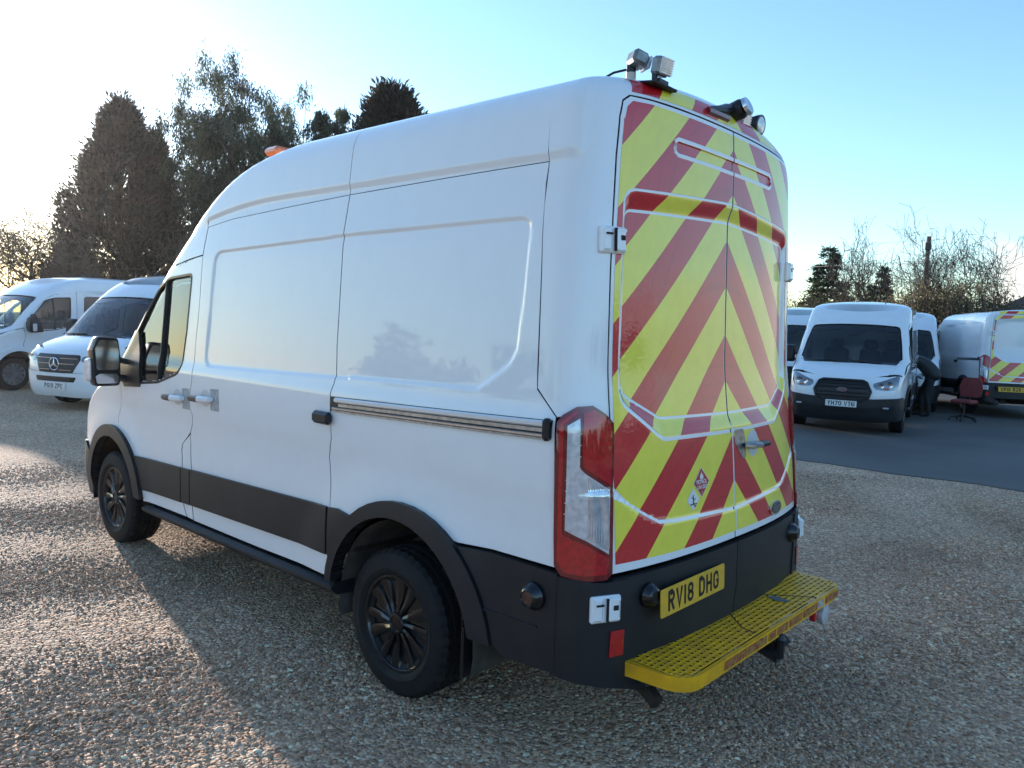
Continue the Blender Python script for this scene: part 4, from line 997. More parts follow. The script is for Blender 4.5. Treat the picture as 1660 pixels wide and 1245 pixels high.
    text_obj('badge_lettering', 'Ford', CHROME, bd, frame(P+N*.0125, ax_, ay, N), .05, .35)
    for s_ in (1, -1):
        for z0, yy in ((2.068 if high else 1.95, .808), (.706, .888)):
            P = newton(T, np.array([[-1.0 if z0 > 1 else -1.085, yy*s_, z0]]))[0]; N = T.nrm(P[None])[0]
            if z0 < 1: P = P+N*.02
            t_ = np.cross((0, 0, 1.), N); t_ /= np.linalg.norm(t_)
            rt_ = Matrix((N, t_, np.cross(N, t_))).transposed()
            b = MB(); b.box(P+N*.004, (.020, .125, .10), rot=rt_, bev=.006); b.box(P+N*.012-t_*.030*s_*-1, (.028, .050, .090), rot=rt_, bev=.008); b.box(P+N*.008+t_*.034*s_*-1, (.026, .040, .088), rot=rt_, bev=.008)
            b.box(P+N*.022+t_*.010*s_, (.012, .018, .08), rot=rt_, bev=.004); b.box(P+N*.020+t_*.036*s_, (.010, .030, .05), rot=rt_, bev=.004)
            for q in (-.036, .036): b.box(P+N*.020+t_*.03*s_+np.array((0, 0, q)), (.012, .05, .014), rot=rt_, bev=.004)
            hb = b.build('door_hinge', W_, v, sharp=30)
            b = MB(); b.box(P+N*.0225+t_*.002*s_, (.010, .007, .085), rot=rt_); b.box(P+N*.0225+t_*.034*s_+np.array((0, 0, .008)), (.012, .020, .018), rot=rt_); b.box(P+N*.021-t_*.030*s_+np.array((0, 0, .02)), (.012, .030, .006), rot=rt_); b.build('hinge_recess', SEAM, hb, smooth=False)
    if plates[1]:
        P = on_body(T, [(.405, .688)], pj_rear, .022)[0]
        plate(plates[1], dL, frame((P[0]-.012, .405, .688), (0, -1, 0), (.05, 0, 1), (-1, 0, .05)), True)
    for yy in (.672, -.70):
        P = on_body(T, [(yy, .716)], pj_rear, .014)[0]; N = T.nrm(P[None])[0]
        t_ = np.cross((0, 0, 1.), N); t_ /= np.linalg.norm(t_)
        MB().lathe([(.05, 0), (.048, .012), (.034, .036), (.026, .042), (.024, .040), (0, .040)], 20, mat4=frame(P, t_, np.cross(N, t_), N)).build('marker_lamp', GLOSSB, v, sharp=20)
    for s_ in (1, -1):
        P = on_body(T, [(-.856, .714)], pj_side if s_ > 0 else pj_right, .02)[0]
        lb_ = MB().lathe([(.056, 0), (.054, .010), (.038, .036), (.030, .042), (.028, .038), (0, .038)], 20, mat4=frame(P, (1, 0, 0), (0, 0, 1), (0, s_, 0))).build('marker_lamp', GLOSSB, v, sharp=20)
        MB().lathe([(.026, .0385), (.0, .0395)], 16, mat4=frame(P, (1, 0, 0), (0, 0, 1), (0, s_, 0))).build('marker_lens', mat('dark_amber', (.05, .02, .015), .25, coat=1), lb_)
        pjk = pj_corner(ca[0], ca[1]*s_)
        A = [(152.5, .618), (160.5, .614), (160.0, .518), (152.0, .520)]
        panel(T, 'reflector', [(a if s_ > 0 else -a, z) for a, z in A], pjk, 2., [LENS_R, BLACK], v, offset=.026, depth=.008, rb=.05)
    return T, v, dict(surround=surround, dL=dL, dR=dR, sd=sdr[0], rsp=ra)
# ------------------------------------------------------------------ the near van
T0, van, vp = build_transit('utility_van', 'white high-roof utility van with chevron rear doors and yellow perforated step, in the foreground', rear='full', plates=(None, 'RV18 DHG'), front=False)
# perforated rear step
def step_plate():
    x0, x1, yL, yR, z, th = -1.06, -1.40, .79, -.79, .488, .058
    out = rnd([(x0, yL+.015), (x1, yL-.01), (x1, yR), (x0, yR-.02)], [0, .12, .12, 0], 8)
    root = MB()
    # skirt round the edge
    n = len(out)
    V = [(a, b, z-.002) for a, b in out]+[(a, b, z-th) for a, b in out]+[(a+(.0 if a > -1.1 else .012), b*.985, z-th) for a, b in out]
    root.add(V, [[i, (i+1) % n, n+(i+1) % n, n+i] for i in range(n)]+[[n+i, n+(i+1) % n, 2*n+(i+1) % n, 2*n+i] for i in range(n)])
    st = root.build('rear_step', YELLOWP, van, sharp=30)
    # tread with real holes: square cells, each with an eight-sided hole
    P = np.array(out); b = MB(); px = .0262; k = 0
    ys = np.arange(yL-.028, yR+.02, -px); xs = np.arange(x0-.02, x1+.012, -px)
    def inside(x, y): return float(sdpoly(np.array([x]), np.array([y]), out)[0]) < -.021
    cells = set()
    for i, x in enumerate(xs):
        for j, y in enumerate(ys):
            if inside(x, y): cells.add((i, j))
    # rim between the outline and the cell block, as a coarse grid polygon minus cells
    h = px/2
    for (i, j) in cells:
        x, y = xs[i], ys[j]; big = (i+j) % 2 == 0
        ra, rb = (.0066, .0084) if big else (.0036, .0046)
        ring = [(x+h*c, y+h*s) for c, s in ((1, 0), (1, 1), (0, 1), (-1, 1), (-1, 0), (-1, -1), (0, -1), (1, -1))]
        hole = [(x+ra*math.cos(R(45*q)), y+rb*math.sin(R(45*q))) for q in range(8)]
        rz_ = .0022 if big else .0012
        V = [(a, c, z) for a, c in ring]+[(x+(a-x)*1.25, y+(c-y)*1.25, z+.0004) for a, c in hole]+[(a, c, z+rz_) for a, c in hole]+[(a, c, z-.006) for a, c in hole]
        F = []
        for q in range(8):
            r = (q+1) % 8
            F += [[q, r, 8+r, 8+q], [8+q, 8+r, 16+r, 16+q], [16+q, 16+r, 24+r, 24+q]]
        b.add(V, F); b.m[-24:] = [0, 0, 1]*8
    ab, F = grid_poly(out, px, px)
    b2 = MB()
    cs = np.array([(xs[i], ys[j]) for i, j in cells])
    keep = []
    # fill strip: fine grid squares outside the cell block
    ab, F = grid_poly(out, px/2, px/2)
    cen = np.array([ab[f].mean(0) for f in F])
    for f, c in zip(F, cen):
        if not ((np.abs(cs[:, 0]-c[0]) < h) & (np.abs(cs[:, 1]-c[1]) < h)).any(): keep.append(f)
    b.add([(a, c, z-.0006) for a, c in ab], keep)
    b.build('tread_plate', [YELLOWP, mat('hole_shade', (.05, .04, .02), .8)], st, sharp=50)  # hole walls coloured dark: the shade inside the perforations is painted in
    # frame lines of the folding flap, edge tape, scuffed sticker
    for pts in ([(-1.145, .03), (-1.145, -.30)], [(-1.145, -.30), (-1.185, -.315)], [(-1.185, -.315), (-1.385, -.47)], [(-1.20, .05), (-1.31, .16), (-1.37, .17)], [(-1.145, .03), (-1.20, .05)]):
        MB().tube([(a, c, z-.0005) for a, c in pts], .0036, 4).build('flap_gap', INK, st, smooth=False)
    MB().prism([(-.05, -.02), (.03, -.03), (.055, .01), (.0, .03), (-.04, .02)], (-1.27, -.30, z+.0035), (1, 0, 0), (0, 1, 0), (0, 0, 1), .0006).build('worn_sticker', mat('blue_scuff', (.08, .12, .19), .7, var=(60, .9, (.3, .25, .1))), st, smooth=False)
    tape = mat('red_tape_worn', (.30, .035, .03), .5, var=(45, .95, (.45, .30, .05)))
    for y0_, y1_ in ((.50, .33), (.32, .12), (.10, .03), (.01, -.10), (-.12, -.26), (-.28, -.44), (-.55, -.72)):
        MB().box((x1-.001, (y0_+y1_)/2, z-.030), (.004, abs(y1_-y0_), .034)).build('edge_tape', tape, st, smooth=False)
    MB().box((x1-.001, -.49, z-.030), (.004, .07, .034)).build('edge_tape', mat('white_tape', (.6, .58, .55), .5, var=(60, .9, (.25, .1, .1))), st, smooth=False)
    b = MB()
    for y in (.45, 0, -.45): b.box((-1.12, y, z-.065), (.5, .06, .05))
    b.build('step_bracket', DARKMET, st, smooth=False)
    return st
step = step_plate()
b = MB(); b.tube([(-.95, -.03, .37), (-1.30, -.03, .36), (-1.40, -.03, .33)], .03, 8); b.tube([(-1.40, -.03, .33), (-1.40, -.03, .40)], [.018, .02], 8); b.lathe([(0, -.026), (.018, -.02), (.026, 0), (.018, .02), (0, .026)], 12, mat4=Matrix.Translation((-1.40, -.03, .415))); b.tube([(-.98, .62, .36), (-.98, -.7, .36)], .035, 8)
b.build('tow_bar', BLACK, van)
b = MB(); b.tube([(-1.26, -.17, .36), (-1.33, -.19, .345), (-1.36, -.19, .32)], [.035, .04, .038], 10); b.build('tow_socket', BLACK, van)
b = MB(); b.lathe([(.045, -.01), (.05, .0), (.048, .02), (.03, .024), (0, .024)], 18, mat4=frame((-1.385, -.56, .385), (0, 1, 0), (0, 0, 1), (-1, 0, 0))); b.build('reversing_lamp', LENS_W, van)
b = MB(); b.box((-1.37, -.49, .39), (.03, .04, .05), bev=.006); b.build('step_marker', LENS_R, van)
b = MB(); b.tube([(-.70, .52, .36), (-1.0, .60, .35), (-1.15, .66, .345), (-1.22, .68, .31)], [.03, .032, .034, .030], 10); b.tube([(-1.08, .63, .37), (-1.16, .70, .40), (-1.20, .72, .40)], .022, 8); b.build('exhaust_pipe', DARKMET, van)
for s_ in (1, -1):
    MB().box((-.455, s_*.86, .38), (.018, .26, .28), bev=.006).build('mud_flap', BLACK, van, smooth=False)
# roof work lamps: near side pair on a post, far side pair, reversing camera
def work_lamp(c, d, nm, lens, yawd=0., pitchd=0.):
    rot = Matrix.Rotation(R(yawd), 3, 'Z') @ Matrix.Rotation(R(pitchd), 3, 'Y'); c = Vector(c)
    b = MB(); b.box(c, d, rot=rot, bev=.012); o = b.build(nm, mat('lamp_shell', (.30, .30, .29), .35, metal=.6, var=(30, .8, (.12, .12, .11))), van, sharp=30)
    b = MB(); b.box(c+rot @ Vector((-d[0]/2-.004, 0, 0)), (.012, d[1]*.92, d[2]*.9), rot=rot, bev=.005)
    for k in range(-3, 4): b.box(c+rot @ Vector((-d[0]/2-.011, 0, d[2]*.125*k)), (.004, d[1]*.88, .004), rot=rot)
    b.build('lamp_lens', LENS_W, o, sharp=30)
    return o
b = MB(); b.box((-.93, .52, 2.708), (.20, .16, .012), bev=.004, rot=Matrix.Rotation(R(-8), 3, 'Y')); b.build('lamp_mount', DARKMET, van)
b = MB(); b.lathe([(.021, 0), (.021, .05), (.0, .05)], 14, mat4=Matrix.Translation((-.875, .55, 2.715))); b.build('beacon_post', mat('cream_post', (.62, .52, .44), .5), van)
b = MB(); b.tube([(-.875, .55, 2.765), (-.875, .55, 2.795)], .02, 8); b.tube([(-.865, .57, 2.775), (-.84, .62, 2.755), (-.80, .66, 2.72), (-.77, .68, 2.705)], .005, 5); b.build('lamp_cable', BLACK, van)
work_lamp((-.905, .55, 2.812), (.070, .078, .058), 'work_lamp', None, 62, -18)
b = MB(); b.box((-.985, .50, 2.712), (.03, .07, .035)); b.box((-.985, .545, 2.735), (.02, .012, .06)); b.build('lamp_bracket', BLACK, van)
work_lamp((-.995, .52, 2.775), (.050, .078, .072), 'work_lamp', None, -6, -12)
b = MB(); b.lathe([(0, -.06), (.030, -.045), (.042, -.01), (.044, .03), (.038, .045), (.0, .05)], 18, mat4=frame((-1.015, -.085, 2.735), (0, 1, 0), (.25, 0, 1), (-1, 0, .25))); b.tube([(-1.0, .14, 2.697), (-1.0, .04, 2.712), (-.99, -.05, 2.735)], [.022, .034, .045], 10, sq=(1, .7)); cm = b.build('reversing_camera', BLACK, van)
b = MB(); b.lathe([(.040, .052), (.036, .066), (.0, .064)], 18, mat4=frame((-1.015, -.085, 2.725), (0, 1, 0), (.45, 0, 1), (-1, 0, .45))); b.build('camera_lens', CHROME, cm)
work_lamp((-.985, -.205, 2.742), (.055, .075, .085), 'work_lamp', None, -4, -10)
b = MB(); b.lathe([(0, -.05), (.028, -.04), (.045, .01), (.048, .03)], 14, mat4=frame((-.985, -.355, 2.738), (0, 1, 0), (-.1, 0, 1), (-.8, -.6, .0))); b.tube([(-.96, -.27, 2.70), (-.975, -.33, 2.72)], .018, 6); fl_ = b.build('flood_lamp', BLACK, van)
b = MB(); b.lathe([(.046, .026), (.03, .034), (0, .036)], 14, mat4=frame((-.985, -.355, 2.738), (0, 1, 0), (-.1, 0, 1), (-.8, -.6, .0))); b.build('lamp_lens', LENS_W, fl_)
strip_on(T0, 'brake_lamp', dens([(.20, 2.672), (.02, 2.676)], .05), pj_rear, .016, LENS_RD, vp['surround'], offset=.006)
b = MB(); b.box((1.76, 0, 2.772), (.15, 1.24, .052), bev=.018); b.box((1.76, 0, 2.745), (.10, 1.18, .02)); lb_ = b.build('beacon_bar', LENS_A, van, sharp=30)
b = MB(); [b.box((1.76, q, 2.71), (.09, .06, .06)) for q in (-.4, .4)]; b.build('beacon_foot', BLACK, lb_, smooth=False)
# hazard diamonds
def diamond(c, w, m, nm):
    P = [(c[0]-w, c[1]), (c[0], c[1]+w), (c[0]+w, c[1]), (c[0], c[1]-w)]
    return panel(T0, nm, P, pj_rear, .04, m, vp['dL'], offset=.0030, depth=0), panel(T0, nm+'_border', [(c[0]+(a-c[0])*1.07, c[1]+(e-c[1])*1.07) for a, e in P], pj_rear, .04, PLATE_W, vp['dL'], offset=.0022, depth=0)
dm1, _ = diamond((.268, 1.103), .060, mat('label_red', (.50, .03, .03), .4, coat=.5), 'hazard_label')
dm2, _ = diamond((.338, 1.038), .045, PLATE_W, 'hazard_label')
def rear_T(y, z, off=.0036):
    P = on_body(T0, [(y, z)], pj_rear, off)[0]; N = T0.nrm(P[None])[0]; ay = np.array((0, 0, 1.)); ax_ = np.cross(ay, N); ax_ /= np.linalg.norm(ax_); return frame(P, ax_, np.cross(N, ax_), N)
text_obj('label_text', 'PETROL', PLATE_W, vp['dL'], rear_T(.268, 1.105), .024, bold=.0006)
text_obj('label_text', 'UN1203', PLATE_W, vp['dL'], rear_T(.266, 1.083), .022, bold=.0006)
text_obj('label_text', '3', PLATE_W, vp['dL'], rear_T(.266, 1.058), .020)
Tm = rear_T(.268, 1.132); MB().prism([(-.014, -.008), (-.010, -.015), (.010, -.015), (.014, -.008), (.010, .006), (.006, .001), (.0, .018), (-.005, .004), (-.010, .008)], Tm @ Vector((0, 0, 0)), Tm.to_3x3() @ Vector((1, 0, 0)), Tm.to_3x3() @ Vector((0, 1, 0)), Tm.to_3x3() @ Vector((0, 0, 1)), .0004).build('flame_mark', PLATE_W, vp['dL'], smooth=False)
Tm = rear_T(.338, 1.033); b = MB()
for pl in ([(-.025, -.016), (.025, -.016), (.025, -.011), (-.025, -.011)], [(-.004, -.012), (.004, -.012), (.002, .026), (-.002, .026)], [(-.014, .014), (-.001, .008), (-.001, .012), (-.013, .018)], [(.016, .006), (.001, .001), (.001, .005), (.015, .010)], [(.006, -.028), (.024, -.020), (.004, -.018)]):
    b.prism(pl, Tm @ Vector((0, 0, 0)), Tm.to_3x3() @ Vector((1, 0, 0)), Tm.to_3x3() @ Vector((0, 1, 0)), Tm.to_3x3() @ Vector((0, 0, 1)), .0004)
b.build('tree_mark', INK, vp['dL'], smooth=False)
# ------------------------------------------------------------------ ground
def gravel_mat():
    m = bpy.data.materials.new('gravel_bed'); m.use_nodes = True; n, l = nt(m); b = n['Principled BSDF']; b.inputs['Roughness'].default_value = .85; b.inputs['Specular IOR Level'].default_value = .25
    tc = n.new('ShaderNodeTexCoord')
    v = n.new('ShaderNodeTexVoronoi'); v.inputs['Scale'].default_value = 58
    v2 = n.new('ShaderNodeTexVoronoi'); v2.inputs['Scale'].default_value = 23
    for q in (v, v2): l.new(tc.outputs['Object'], q.inputs['Vector'])
    sx = n.new('ShaderNodeSeparateColor'); l.new(v.outputs['Color'], sx.inputs[0])
    r = n.new('ShaderNodeValToRGB'); stone_ramp(r); l.new(sx.outputs[0], r.inputs[0])
    w = n.new('ShaderNodeTexNoise'); w.inputs['Scale'].default_value = .55; w.inputs['Detail'].default_value = 5; l.new(tc.outputs['Object'], w.inputs['Vector'])
    mr = n.new('ShaderNodeMapRange'); mr.inputs['From Min'].default_value = .3; mr.inputs['From Max'].default_value = .7; mr.inputs['To Min'].default_value = .72; mr.inputs['To Max'].default_value = 1.1; l.new(w.outputs[0], mr.inputs[0])
    x = n.new('ShaderNodeVectorMath'); x.operation = 'SCALE'; l.new(r.outputs[0], x.inputs[0]); l.new(mr.outputs[0], x.inputs['Scale']); l.new(x.outputs[0], b.inputs['Base Color'])
    a = n.new('ShaderNodeMath'); a.operation = 'ADD'; l.new(v.outputs['Distance'], a.inputs[0]); l.new(v2.outputs['Distance'], a.inputs[1])
    u = n.new('ShaderNodeBump'); u.invert = True; u.inputs['Strength'].default_value = .9; u.inputs['Distance'].default_value = .016; l.new(a.outputs[0], u.inputs['Height']); l.new(u.outputs[0], b.inputs['Normal'])
    return m
STONES = [(0, (0.3, 0.186, 0.114)), (0.14, (0.527, 0.339, 0.216)), (0.28, (0.413, 0.295, 0.216)), (0.42, (0.713, 0.474, 0.306)), (0.55, (0.456, 0.29, 0.187)), (0.68, (0.627, 0.437, 0.306)), (0.8, (0.8, 0.578, 0.4)), (0.9, (0.499, 0.256, 0.144)), (0.965, (0.8, 0.742, 0.545))]
def stone_ramp(r):
    cr = r.color_ramp; cr.interpolation = 'CONSTANT'
    while len(cr.elements) > 1: cr.elements.remove(cr.elements[-1])
    cr.elements[0].position = 0; cr.elements[0].color = (*STONES[0][1], 1)
    for p, c in STONES[1:]: e = cr.elements.new(p); e.color = (*c, 1)
g = obj('gravel_ground', [(-200, -200, 0), (300, -200, 0), (300, 200, 0), (-200, 200, 0)], [[0, 1, 2, 3]], gravel_mat(), smooth=False); tag(g, kind='structure')
asph = mat('asphalt', (.084, .081, .078), .75, spec=.4, bump=(160, .5, .006), var=(.55, 1., (.125, .12, .112)))
edge = [(x, -7.42+.07*math.sin(x*1.7)+.05*math.sin(x*4.3+1)+random.uniform(-.03, .03)) for x in np.arange(-30, 12.1, .25)]
pl = edge+[(12.4, -9.5), (12.6, -40), (-30, -40)]
a_ = obj('asphalt_yard', [(x, y, .012) for x, y in pl]+[(x, y, -.05) for x, y in pl], [list(range(len(pl)))[::-1]]+[[i, (i+1) % len(pl), len(pl)+(i+1) % len(pl), len(pl)+i] for i in range(len(pl))], asph, smooth=False); tag(a_, kind='structure')
a_.data.flip_normals() if a_.data.polygons[0].normal.z < 0 else None

def stone_mat():
    m = bpy.data.materials.new('stone'); m.use_nodes = True; n, l = nt(m); b = n['Principled BSDF']; b.inputs['Roughness'].default_value = .85; b.inputs['Specular IOR Level'].default_value = .18
    oi = n.new('ShaderNodeObjectInfo'); r = n.new('ShaderNodeValToRGB'); stone_ramp(r); l.new(oi.outputs['Random'], r.inputs[0])
    tc = n.new('ShaderNodeTexCoord'); t = n.new('ShaderNodeTexNoise'); t.inputs['Scale'].default_value = 3.0; t.inputs['Detail'].default_value = 3; l.new(tc.outputs['Object'], t.inputs['Vector'])
    mr = n.new('ShaderNodeMapRange'); mr.inputs['From Min'].default_value = .3; mr.inputs['From Max'].default_value = .7; mr.inputs['To Min'].default_value = .8; mr.inputs['To Max'].default_value = 1.2; l.new(t.outputs[0], mr.inputs[0])
    gp = n.new('ShaderNodeNewGeometry'); w = n.new('ShaderNodeTexNoise'); w.inputs['Scale'].default_value = .8; w.inputs['Detail'].default_value = 6; l.new(gp.outputs['Position'], w.inputs['Vector'])
    m2 = n.new('ShaderNodeMapRange'); m2.inputs['From Min'].default_value = .32; m2.inputs['From Max'].default_value = .68; m2.inputs['To Min'].default_value = .62; m2.inputs['To Max'].default_value = 1.15; l.new(w.outputs[0], m2.inputs[0])
    kk = n.new('ShaderNodeMath'); kk.operation = 'MULTIPLY'; l.new(mr.outputs[0], kk.inputs[0]); l.new(m2.outputs[0], kk.inputs[1])
    x = n.new('ShaderNodeVectorMath'); x.operation = 'SCALE'; l.new(r.outputs[0], x.inputs[0]); l.new(kk.outputs[0], x.inputs['Scale']); l.new(x.outputs[0], b.inputs['Base Color'])
    return m
SM = stone_mat(); scol = bpy.data.collections.new('stone_shapes')
for k in range(7):
    bm = bmesh.new(); bmesh.ops.create_icosphere(bm, subdivisions=2 if k < 3 else 1, radius=1)
    rs_ = np.random.RandomState(k); A = rs_.normal(size=(5, 3)); A /= np.linalg.norm(A, axis=1)[:, None]; dd = rs_.uniform(.55, .85, 5)
    for v in bm.verts:
        p = np.array(v.co)
        for q, d in zip(A, dd):
            e = p@q
            if e > d: p = p-q*(e-d)*.85
        v.co = Vector(p*np.array([1.0, .74+.2*rs_.rand()*0+.05*k/7, .52]))
    me = bpy.data.meshes.new('stone'); bm.to_mesh(me); bm.free(); me.materials.append(SM)
    me.polygons.foreach_set('use_smooth', np.full(len(me.polygons), k < 3))
    scol.objects.link(bpy.data.objects.new('stone', me))
def scatter_gravel():
    rs_ = np.random.RandomState(3); N = 450000
    ang = rs_.uniform(R(-47.9-42), R(-47.9+42), N); rad = np.sqrt(rs_.uniform(2.0**2, 10.5**2, N))
    keep = rs_.rand(N) < np.interp(rad, [0, 6, 8.5, 10.5], [1, 1, .55, .15]); ang, rad = ang[keep], rad[keep]
    x = CAM.x+rad*np.cos(ang); y = CAM.y+rad*np.sin(ang)
    k = ((y > -7.25) | ((y > -9.2) & (rs_.rand(len(x)) < np.exp((y+7.3)*2.2)*.25))) & ~((x > .3) & (x < 4.0) & (y < .2) & (y > -1)); x, y = x[k], y[k]
    z = rs_.uniform(-.004, .006, len(x))+.004*np.sin(x*3.1+np.sin(y*2.3))
    sz = np.clip(.0076*np.exp(rs_.normal(size=len(x))*.42), .0038, .034)*(1+.18*np.sin(x*1.3+2*np.sin(y*.9)))
    z = z-.35*sz+np.where(y < -7.3, .012, 0)
    me = bpy.data.meshes.new('gravel'); me.vertices.add(len(x)); me.vertices.foreach_set('co', np.stack([x, y, z], 1).ravel().astype(np.float32)); me.update()
    me.attributes.new('size', 'FLOAT', 'POINT').data.foreach_set('value', sz.astype(np.float32))
    o = bpy.data.objects.new('gravel', me); C.objects.link(o); tag(o, 'loose brown and grey gravel stones covering the yard', 'gravel', kind='stuff')
    me.materials.append(SM)
    ng = bpy.data.node_groups.new('scatter', 'GeometryNodeTree'); ng.interface.new_socket('Geometry', in_out='INPUT', socket_type='NodeSocketGeometry'); ng.interface.new_socket('Geometry', in_out='OUTPUT', socket_type='NodeSocketGeometry')
    n, l = ng.nodes, ng.links; gi = n.new('NodeGroupInput'); go = n.new('NodeGroupOutput'); ip = n.new('GeometryNodeInstanceOnPoints'); ci = n.new('GeometryNodeCollectionInfo')
    ci.inputs['Collection'].default_value = scol; ci.inputs['Separate Children'].default_value = True; ci.inputs['Reset Children'].default_value = True; ip.inputs['Pick Instance'].default_value = True
    rr = n.new('FunctionNodeRandomValue'); rr.data_type = 'FLOAT_VECTOR'; rr.inputs[0].default_value = (-.45, -.45, 0); rr.inputs[1].default_value = (.45, .45, 6.283)
    sc = n.new('GeometryNodeInputNamedAttribute'); sc.data_type = 'FLOAT'; sc.inputs[0].default_value = 'size'
    l.new(gi.outputs[0], ip.inputs['Points']); l.new(ci.outputs[0], ip.inputs['Instance']); l.new(rr.outputs[0], ip.inputs['Rotation'])
    l.new([s for s in sc.outputs if s.enabled][0], ip.inputs['Scale']); l.new(ip.outputs[0], go.inputs[0])
    o.modifiers.new('scatter', 'NODES').node_group = ng
scatter_gravel()

# ------------------------------------------------------------------ foliage and wood
def fast_mesh(name, V, quads, mats, mi, parent, smooth=False):
    me = bpy.data.meshes.new(name); V = np.asarray(V, np.float32); Q = np.asarray(quads, np.int32); n = len(Q)
    me.vertices.add(len(V)); me.vertices.foreach_set('co', V.ravel()); me.loops.add(4*n); me.loops.foreach_set('vertex_index', Q.ravel())
    me.polygons.add(n); me.polygons.foreach_set('loop_start', np.arange(0, 4*n, 4, dtype=np.int32)); me.polygons.foreach_set('loop_total', np.full(n, 4, np.int32))
    for m in mats: me.materials.append(m)
    me.polygons.foreach_set('material_index', np.asarray(mi, np.int32)); me.update(calc_edges=True); me.validate()
    if smooth: me.polygons.foreach_set('use_smooth', np.ones(n, bool))
    o = bpy.data.objects.new(name, me); C.objects.link(o)
    if parent is not None: o.parent = parent
    return o
def leaves(name, P, D, L, Wd, mats, mi, parent, rs_):
    """rhombic leaves: base P, axis D, length L, width Wd"""
    n = len(P); D = D/np.maximum(np.linalg.norm(D, axis=1), 1e-6)[:, None]
    S = np.cross(D, rs_.normal(size=(n, 3))); S /= np.maximum(np.linalg.norm(S, axis=1), 1e-6)[:, None]
    L = np.broadcast_to(L, n)[:, None]; Wd = np.broadcast_to(Wd, n)[:, None]
    V = np.stack([P, P+D*L*.45+S*Wd*.5, P+D*L, P+D*L*.45-S*Wd*.5], 1).reshape(-1, 3)
    return fast_mesh(name, V, np.arange(4*n).reshape(-1, 4), mats, mi, parent)
def leafm(name, c, tr=.25):
    m = mat(name, c, .65, spec=.25); n, l = nt(m); b = n['Principled BSDF']; o = [q for q in n if q.type == 'OUTPUT_MATERIAL'][0]
    t = n.new('ShaderNodeBsdfTranslucent'); t.inputs[0].default_value = (*[min(1, q*1.5) for q in c], 1); x = n.new('ShaderNodeMixShader'); x.inputs[0].default_value = tr
    l.new(b.outputs[0], x.inputs[1]); l.new(t.outputs[0], x.inputs[2]); l.new(x.outputs[0], o.inputs[0]); return m
CON = [leafm('conifer_dark', (.036, .030, .020)), leafm('conifer_mid', (.058, .048, .030)), leafm('conifer_rust', (.090, .056, .038))]
EUC = [leafm('gum_dark', (.048, .062, .040), .35), leafm('gum_mid', (.085, .105, .062), .35), leafm('gum_pale', (.11, .115, .08), .35)]
FIR = [leafm('fir_dark', (.030, .046, .024)), leafm('fir_mid', (.062, .078, .038))]
BRM = [leafm('bramble_brown', (.12, .085, .045)), leafm('bramble_olive', (.085, .085, .04)), leafm('bramble_straw', (.21, .16, .085))]
BARK = mat('bark', (.075, .058, .045), .9, var=(6, .8, (.13, .105, .085)), bump=(30, .6, .02))
BARKP = mat('bark_pale', (.16, .125, .10), .9, var=(6, .8, (.09, .07, .055)))
TWIG = mat('twig', (.105, .080, .062), .9)
def limbs(rs_, base, h, r0, spread, levels, kids, up=.35, wob=.18, first=.25, ratio=.68):
    """recursive branching; returns [(points, radii, level)]"""
    out = []
    def grow(p, d, L, r, lv):
        n = 5 if lv < 2 else 4; pts = [p]; rad = [r]
        q = p.copy(); dd = d.copy()
        for i in range(n):
            dd = dd+rs_.normal(size=3)*wob*(1+.35*lv); dd[2] += up*.12; dd /= np.linalg.norm(dd)
            q = q+dd*L/n; pts.append(q.copy()); rad.append(max(r*(1-(i+1)/n*.55), .003))
        out.append((pts, rad, lv))
        if lv >= levels: return
        k = kids[min(lv, len(kids)-1)]
        for j in range(k):
            t = first+(1-first)*(j+rs_.rand())/k if lv == 0 else .25+.75*(j+rs_.rand())/k
            i = min(int(t*n), n-1); f = t*n-i; s = pts[i]*(1-f)+pts[i+1]*f
            a = rs_.normal(size=3); ax = dd if lv else np.array([0, 0, 1.]); a -= ax*(a@ax); a /= np.linalg.norm(a)
            nd = ax*(1-spread*.6)+a*spread*(1+.25*rs_.rand()); nd[2] += up*.3; nd /= np.linalg.norm(nd)
            grow(s, nd, L*ratio*(.75+.5*rs_.rand())*(1-.35*t if lv == 0 else 1), max(rad[i]*.55, .004), lv+1)
    grow(np.array(base, float), np.array([0, 0, 1.]), h, r0, 0); return out
def wood(name, L, m, parent, lo=0, hi=99, rmin=.0):
    b = MB()
    for pts, rad, lv in L:
        if lo <= lv <= hi: b.tube(pts, [max(q, rmin) for q in rad], 7 if lv == 0 else (5 if lv == 1 else 3), cap=False)
    return b.build(name, m, parent)
def az_pt(az, d): return CAM.x+d*math.cos(R(az)), CAM.y+d*math.sin(R(az))
